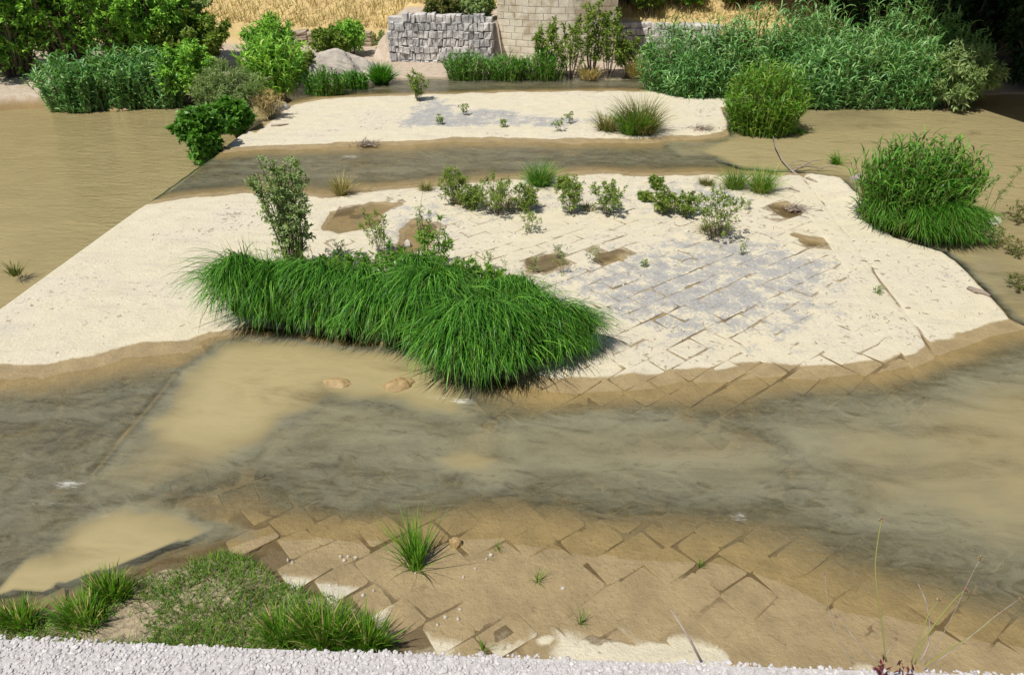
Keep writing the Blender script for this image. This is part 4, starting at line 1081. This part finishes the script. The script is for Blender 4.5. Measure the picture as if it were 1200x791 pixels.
for px, py, tp, w, lab, mt in ((640, 90, 28, 30, 'left slim sapling in front of the pier', 'willow'), (668, 91, 22, 40, 'bushy sapling in front of the pier', 'willow'), (692, 90, -4, 26, 'tallest sapling in front of the right edge of the pier', 'willow'), (712, 90, 14, 28, 'sapling covering the right edge of the pier', 'willow'), (735, 90, 42, 40, 'low shrub right of the pier', 'willow')):
    shrub('sapling', lab, px, py, tp, w * 1.5, mt, 9, 18, 9, (0.17, 0.055), cat='sapling', group='saplings in front of the pier', thick=0.011, upright=0.95, twl=0.13)
for px, py, tp, w, lab in ((690, 94, 72, 60, 'dry brown brush at the feet of the saplings'), (745, 92, 62, 44, 'pale dry grass right of the saplings')):
    tuft('dry_brush', lab, px, py, tp, w, 'straw', 420, lean=(0.1, 0.8), bw=0.03, cat='brush', straw=0.4, z=0.05)

# shrubs on the slope, upper edge
for px, z, y, h, w, mt, lab in ((520, 1.6, 34.7, 0.8, 2.4, 'drygreen', 'dry brownish shrub on top of the grey rubble wall'), (560, 1.7, 34.5, 1.0, 1.5, 'olive', 'olive shrub above the rubble wall beside the pier'), (735, 1.3, 38.5, 1.8, 1.6, 'willow', 'green shrub above the short wall right of the pier'), (780, 1.4, 38.8, 1.6, 1.8, 'dark', 'dark shrub above the reeds, left one'),
                                (830, 1.4, 39.5, 1.7, 2.2, 'willow', 'green shrub on the slope above the reeds'), (880, 1.4, 39.0, 1.6, 2.0, 'dark', 'dark shrub above the reeds, right one'), (380, 1.6, 41.0, 0.6, 0.6, 'vine', 'tiny green shrub alone on the straw slope')):
    X0 = G(px, 20, z)[0] * y / G(px, 20, z)[1]
    P = np.array([X0, y, terrain_z(np.array([X0]), np.array([y]))[0]])
    shrub('slope_shrub', lab, 0, 0, 0, 0, mt, 16, 20, 12, (0.20, 0.07), cat='shrub', group='shrubs on the far slope', P=P, h=h, w=w * 0.5, thick=0.012, upright=0.5)

for x, y, h, w, mt, lab in ((3.2, 37.9, 1.5, 1.6, 'willow', 'green shrub close to the right side of the pier on the slope'), (5.0, 38.3, 1.5, 1.8, 'dark', 'dark green shrub between the pier and the reeds on the slope'), (7.2, 38.6, 1.3, 1.8, 'willow', 'green shrub peeking over the left reeds'), (-10.8, 33.6, 1.3, 1.8, 'willow', 'green bush between the low wall and the thicket'), (-12.6, 31.5, 1.9, 2.4, 'dark', 'dark bush at the right foot of the thicket'), (-11.8, 29.2, 1.3, 1.8, 'willow', 'leafy bush behind the grey willow')):
    shrub('slope_shrub', lab, 0, 0, 0, 0, mt, 22, 24, 13, (0.17, 0.06), cat='shrub', group='shrubs on the far bank', P=np.array([x, y, terrain_z(np.array([x]), np.array([y]))[0]]), h=h, w=w * 0.55, thick=0.012, upright=0.5)
# reed beds on the right
for px, py, tp, w, n, asp, lab, pl in ((790, 112, 26, 80, 150, 0.6, 'leftmost reeds of the bed right of the pier', 0), (838, 117, 24, 90, 170, 0.6, 'second reeds of the right bank bed from the left', 0), (885, 114, 10, 100, 190, 0.6, 'reeds behind the front reed clump', 0), (945, 116, 2, 100, 200, 0.6, 'tall reeds in the middle of the right bank bed', 0.03),
                                       (1000, 130, 34, 110, 230, 0.6, 'wide reed clump with dark hollow base over the pool', 0), (1055, 120, -4, 120, 230, 0.6, 'tallest reeds at the right of the bank bed, with pale plumes', 0.06), (1108, 122, 20, 100, 190, 0.6, 'last sunlit reeds before the bridge shadow', 0.05), (815, 118, 62, 70, 130, 0.6, 'low rounded reeds at the front left of the bed', 0), (862, 114, 34, 84, 170, 0.6, 'reeds rising directly left behind the front clump', 0), (925, 116, 30, 80, 170, 0.6, 'reeds rising directly right behind the front clump', 0.02), (955, 130, 60, 90, 190, 0.5, 'low rounded reeds drooping to the pool right of the front clump', 0), (1065, 130, 52, 90, 190, 0.5, 'low rounded reeds below the plumed ones', 0)):
    reed_bed('reed_clump', lab, px, py, tp, w * 1.12, int(n * 1.15), 'reed', 0.0, asp, 'reeds', 'reeds on the right bank', (0.40, 0.052), 17, 0.42, pl, (1.0, 2.4), 0.66)
reed_bed('reed_clump', 'bright green reed clump standing in front at the end of the second bar', 898, 163, 74, 96, 300, 'brightgrass', 0.0, 0.8, 'reeds', None, (0.32, 0.040), 18, 0.42, 0, (0.9, 2.2), 0.6)
shrub('grey_willow', 'grey green willow overhanging the pool right of the reeds', 1112, 126, 56, 96, 'olive', 24, 26, 12, (0.20, 0.05), cat='willow', thick=0.012, upright=0.35, z=0.0)
shrub('leafy_weed', 'small green weed at the left foot of the reed bed', 803, 112, 90, 34, 'vine', 10, 8, 8, (0.12, 0.04), cat='weed', thick=0.006)
# trees standing in the shadow of the bridge
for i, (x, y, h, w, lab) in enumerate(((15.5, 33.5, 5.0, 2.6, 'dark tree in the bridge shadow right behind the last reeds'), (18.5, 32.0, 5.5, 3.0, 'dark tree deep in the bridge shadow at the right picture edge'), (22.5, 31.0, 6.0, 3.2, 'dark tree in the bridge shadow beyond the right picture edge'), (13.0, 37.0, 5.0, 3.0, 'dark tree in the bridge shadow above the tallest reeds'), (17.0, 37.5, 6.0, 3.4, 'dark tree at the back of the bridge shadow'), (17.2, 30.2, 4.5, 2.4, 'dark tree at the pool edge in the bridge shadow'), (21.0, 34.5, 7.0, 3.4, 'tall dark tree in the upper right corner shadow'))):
    shrub('shaded_tree', lab, 0, 0, 0, 0, 'shade_dark', 30, 34, 13, (0.30, 0.13), cat='tree', group='trees in the bridge shadow', trunk='trunk', crown='crown', P=np.array([x, y, 0.0]), h=h, w=w, thick=0.02, upright=0.7, twl=0.2, stemfrac=0.02)

# small plants in the water on the right
tuft('water_weed', 'bright green weed standing in the pool above the slab', 982, 194, 172, 22, 'brightgrass', 130, lean=(0.2, 1.0), bw=0.02, z=0.0, az=D(160))
tuft('water_weed', 'low bright weed at the right foot of the front reed clump', 936, 158, 150, 36, 'brightgrass', 140, lean=(0.4, 1.2), bw=0.02, z=0.0)

# near bank
tuft('grass_tuft', 'fresh green tuft standing at the near waterline', 486, 671, 606, 44, 'brightgrass', 170, lean=(0.05, 0.9), curl=(0.1, 0.8), bw=0.013, rootf=0.32, az=D(125), azs=0.7, z=0.015)
for px, py, tp, w, n, lab in ((330, 758, 726, 64, 420, 'left tuft of the bright grass row along the parapet'), (375, 764, 726, 70, 480, 'middle tuft of the bright grass row along the parapet'), (424, 768, 734, 60, 400, 'right tuft of the bright grass row along the parapet'), (122, 708, 684, 60, 420, 'lush green tuft at the edge of the brown pool'), (90, 740, 714, 66, 420, 'green tuft at the parapet below the brown pool'), (14, 740, 716, 60, 330, 'yellowish green tuft in the bottom left corner')):
    tuft('grass_tuft', lab, px, py, tp, w, 'brightgrass', n, lean=(0.1, 0.7), curl=(0.1, 0.9), bw=0.015, z=0.10, straw=0.14, rootf=0.75, aspect=0.6)
for px, py, tp, w, n, lab in ((630, 684, 664, 16, 26, 'tiny tuft in a joint of the near paving'), (680, 733, 716, 12, 24, 'tiny tuft near the dry corner of the near paving'), (822, 665, 656, 14, 20, 'yellowish sprig on the wet near paving'), (584, 645, 634, 10, 16, 'tiny sprig beside the tan stone'), (566, 765, 750, 12, 22, 'tiny tuft at the parapet beside dry stones')):
    tuft('grass_tuft', lab, px, py, tp, w, 'brightgrass', n, lean=(0.1, 0.7), bw=0.008, z=0.015, segs=3)
n = 110000
bp = np.array(BANK)[:, :2]; gx = R.uniform(-7.5, -0.6, n); gy = R.uniform(4.0, 7.2, n)
dd = sdf(BANK, gx, gy); dens = fbm(gx * 1.6, gy * 1.6, 141) + 0.25
ok = (dd > 0.03) & (dens > R.uniform(-0.45, 0.75, n)) & (sdf(DRYP[4], gx, gy) < R.uniform(-0.1, 0.15, n))
gx, gy = gx[ok], gy[ok]; n = len(gx)
s = Soup(); s2 = Soup(); h_ = R.uniform(size=n) < 0.55
root = np.c_[gx, gy, bed_levels(gx, gy) - 0.01]
for sp_, msk, lo, hi in ((s, h_, 0.05, 0.17), (s2, ~h_, 0.04, 0.13)):
    c = int(msk.sum()); blades(sp_, root[msk], R.uniform(0, 6.28, c), R.uniform(lo, hi, c), R.uniform(0.006, 0.012, c), R.uniform(0.1, 1.1, c), R.uniform(0.1, 1.2, c), 3)
o = link('bank_turf', s.mesh('bank_turf'), M['brightgrass']); o['kind'] = 'stuff'; tag(o, 'short green grass of the near bank beside the brown pool', 'grass')
o = link('withered_turf', s2.mesh('withered_turf'), M['drygreen']); o['kind'] = 'stuff'; tag(o, 'withered brownish grass mixed through the near bank turf', 'grass')

# ------------------------------------------------------------------ driftwood and sticks
def branch(label, pts, rad, mat='wood', name='driftwood', cat='driftwood'):
    s = Soup(); pts = np.array(pts); tube(s, pts - pts[0], rad, 6)
    o = link(name, s.mesh(name, True), M[mat]); o.location = pts[0]; tag(o, label, cat); return o
def P3(px, py, z): g = G(px, py, z); return (g[0], g[1], z)
branch('long thin bare branch bending from the front reed clump into the water', [P3(906, 160, 0.10), P3(909, 172, 0.12), P3(917, 188, 0.08), P3(926, 198, 0.05), P3(934, 206, 0.02)], [0.02, 0.022, 0.028, 0.03, 0.03])
dw = empty('driftwood_tangle', P3(945, 200, 0.0), 'tangle of bare driftwood stranded above the slab corner', 'driftwood')
for i in range(6):
    s = Soup(); a = random.uniform(-0.3, 0.7); L = random.uniform(0.4, 1.0)
    st = np.array([random.uniform(-0.5, 0.25), random.uniform(-0.2, 0.3), random.uniform(0.0, 0.1)])
    en = st + np.array([math.cos(a) * L, math.sin(a) * L * 0.6, random.uniform(0.0, 0.3)])
    md = (st + en) / 2 + np.array([0, random.uniform(-.1, .1), random.uniform(0, .12)])
    tube(s, [st, md, en], [0.016, 0.012, 0.005], 5)
    link('branch', s.mesh('branch', True), M['wood'], dw)
branch('short dark stick lying on the slab near its top edge, right one', [P3(945, 209, 0.06), P3(951, 211, 0.065), P3(958, 214, 0.06)], [0.03, 0.035, 0.02], name='stick', cat='stick')
branch('short dark stick lying on the slab near its top edge, left one', [P3(926, 221, 0.06), P3(931, 223, 0.065), P3(937, 225, 0.06)], [0.028, 0.03, 0.018], name='stick', cat='stick')
branch('thick grey brown driftwood piece lying near the right corner of the slab', [P3(1135, 338, 0.06), P3(1143, 341, 0.08), P3(1152, 343, 0.08), P3(1160, 347, 0.06)], [0.05, 0.055, 0.045, 0.03], name='stick', cat='stick')
branch('dark twig on the second bar left end above the flowing water', [P3(318, 148, 0.05), P3(327, 147, 0.08), P3(338, 146, 0.05)], [0.03, 0.04, 0.02], name='stick', cat='stick')
for i, (px, py, w) in enumerate(((1012, 306, 9), (1028, 306, 7), (960, 247, 10), (868, 430, 0), (1064, 361, 6))):
    if w: branch('small brown debris stick lying on the pale slab', [P3(px - w / 2, py, 0.055), P3(px, py - 0.6, 0.065), P3(px + w / 2, py + 0.4, 0.055)], [0.012, 0.016, 0.008], name='debris_stick', cat='stick')['group'] = 'debris sticks on the slab'

# ------------------------------------------------------------------ plants rooted in the parapet edge
def on_wall(px, py, y):
    """point in the vertical plane y seen at photo position"""
    d = _f + (px - 600) / FPX * _r - (py - 395.5) / FPX * _u
    t = y / d[1]
    return EYE + t * d
def wall_plant(label, root_px, stems, seed_leaves, n_leaf, leafmat='redleaf'):
    root = on_wall(root_px, 772, 1.0); root[2] = TOPZ - 0.01
    t = empty('dried_flower_plant', root, label, 'wildflower')
    for pts, r, mt, head in stems:
        q = np.array([on_wall(a, b, 1.0 + 0.02 * i) for i, (a, b) in enumerate(pts)]) - root
        # smooth the stem
        tt = np.linspace(0, len(q) - 1, len(q) * 4 - 3); qs = np.stack([np.interp(tt, np.arange(len(q)), q[:, c]) for c in range(3)], 1)
        for _ in range(3): qs[1:-1] = (qs[:-2] + 2 * qs[1:-1] + qs[2:]) / 4
        s = Soup(); tube(s, qs, np.linspace(r, r * 0.55, len(qs)), 5)
        so = link('stem', s.mesh('stem', True), M[mt], t)
        if head:
            h = Soup(); k_ = 34; tip = qs[-1]; dr = unit(R.normal(size=(k_, 3)))
            leaves(h, tip + dr * 0.0012 * head, dr, 0.0052 * head, 0.0022 * head)
            link('flower_head', h.mesh('flower_head'), M['flower'], so)
    s = Soup(); dr = unit(R.normal(size=(n_leaf, 3)) + np.array([0, 0.4, 0.7]))
    leaves(s, R.normal(0, 0.008, (n_leaf, 3)) + np.array([0, 0, 0.004]), dr, R.uniform(0.008, 0.022, n_leaf), R.uniform(0.003, 0.007, n_leaf))
    link('leaves', s.mesh('leaves'), M[leafmat], t)
    return t
wall_plant('dried wildflower on the parapet with one tall upright stem', 1040, [
    ([(1038, 775), (1034, 730), (1027, 690), (1025, 660), (1029, 630), (1033, 609)], 0.00158, 'stalk', 1.0),
    ([(1030, 776), (1010, 758), (995, 740), (985, 722), (980, 722)], 0.00122, 'deadstalk', 0.8),
    ([(1000, 778), (985, 755), (972, 720), (968, 695), (967, 672)], 0.00094, 'deadstalk', 0.8),
    ([(1036, 775), (1042, 760), (1050, 748)], 0.00101, 'deadstalk', 0.8)], True, 26)
wall_plant('dried wildflower on the parapet with several stems leaning right', 1068, [
    ([(1068, 776), (1080, 740), (1090, 715), (1100, 703)], 0.00144, 'stalk', 1.0),
    ([(1072, 778), (1085, 745), (1105, 718), (1120, 700), (1131, 691)], 0.00173, 'stalk', 1.2),
    ([(1078, 775), (1089, 755), (1090, 735), (1086, 705), (1076, 684)], 0.00187, 'deadstalk', 0),
    ([(1084, 780), (1105, 765), (1130, 750), (1155, 733), (1168, 719)], 0.00144, 'stalk', 0.8),
    ([(1090, 780), (1130, 752), (1165, 722), (1197, 700)], 0.00094, 'deadstalk', 0.9),
    ([(1084, 778), (1110, 735), (1135, 680), (1149, 654)], 0.00086, 'deadstalk', 1.0)], True, 16)
branch('single dry stalk leaning left from the parapet edge', [tuple(on_wall(822, 775, 1.0)), tuple(on_wall(808, 748, 1.02)), tuple(on_wall(786, 714, 1.05))], [0.0026, 0.0024, 0.0016], 'deadstalk', 'dry_stalk', 'stalk')

# ------------------------------------------------------------------ loose rubble and litter on the dry paving
def scatter(n, box_, dens):
    x = R.uniform(box_[0], box_[1], n); y = R.uniform(box_[2], box_[3], n)
    lv = bed_levels(x, y) + np.maximum(silt_of(x, y), 0)
    k_ = (lv > 0.03) & (sdf(ISLAND, x, y) > 0.1) & (dens(x, y) > R.uniform(0, 1, n))
    return x[k_], y[k_], lv[k_]
x, y, lv = scatter(9000, (-5.5, 6, 10, 19.5), lambda a, b: np.clip(0.75 * sstep(-0.8, 0.8, sdf(GREY3, a, b)) + 0.05, 0, 1) * sstep(-0.1, 0.5, fbm(a * 1.2, b * 1.2, 201)))
sp = Soup(); pebble_cloud(sp, np.c_[x, y, lv], R.uniform(0.015, 0.075, len(x)) * R.uniform(0.4, 1, len(x)), 0.55)
o = link('rubble', sp.mesh('rubble'), plain_mat('broken pale rubble', (0.52, 0.47, 0.38), (0.40, 0.36, 0.31), 6, 0.9, 0.5, 0.01), apron); o['kind'] = 'stuff'
x, y, lv = scatter(9000, (-10, 8, 9, 19.5), lambda a, b: 0.05 + 0.30 * (a > -5) * sstep(0.1, 0.5, fbm(a * 0.9, b * 0.9, 205)))
n = len(x); sp = Soup(); blades(sp, np.c_[x, y, lv + 0.004], R.uniform(0, 6.28, n), R.uniform(0.03, 0.13, n), R.uniform(0.008, 0.02, n), np.full(n, 1.5), R.uniform(-0.3, 0.3, n), 2)
o = link('leaf_litter', sp.mesh('leaf_litter'), plain_mat('dead leaf litter', (0.22, 0.165, 0.10), (0.12, 0.09, 0.06), 12, 0.9, 0.2, 0.004), apron); o['kind'] = 'stuff'
for px, py, wpx, lab in ((822, 152, 34, 'brown heap of drifted twigs at the right end of the second bar'), (428, 170, 30, 'dark line of drifted twigs at the near shore of the second bar'), (930, 246, 26, 'brown twigs and dead weed in the hollow left of the slab seam')):
    P = G(px, py, 0.03); w = width_m(P, wpx) / 2
    t = empty('debris_pile', P, lab, 'debris'); sp = Soup(); n = 90
    blades(sp, np.c_[R.normal(0, w * 0.45, n), R.normal(0, w * 0.3, n), R.uniform(0, 0.06, n)], R.normal(0, 0.9, n), R.uniform(0.12, 0.45, n), R.uniform(0.012, 0.03, n), R.uniform(1.1, 1.6, n), R.uniform(-0.3, 0.4, n), 3)
    link('twigs', sp.mesh('twigs'), M['wood'], t)
    sp = Soup(); n = 70
    leaves(sp, np.c_[R.normal(0, w * 0.5, n), R.normal(0, w * 0.35, n), R.uniform(0, 0.04, n)], R.normal(size=(n, 3)) * np.array([1, 1, 0.2]), 0.09, 0.04)
    link('dead_leaves', sp.mesh('dead_leaves'), M['flower'], t)
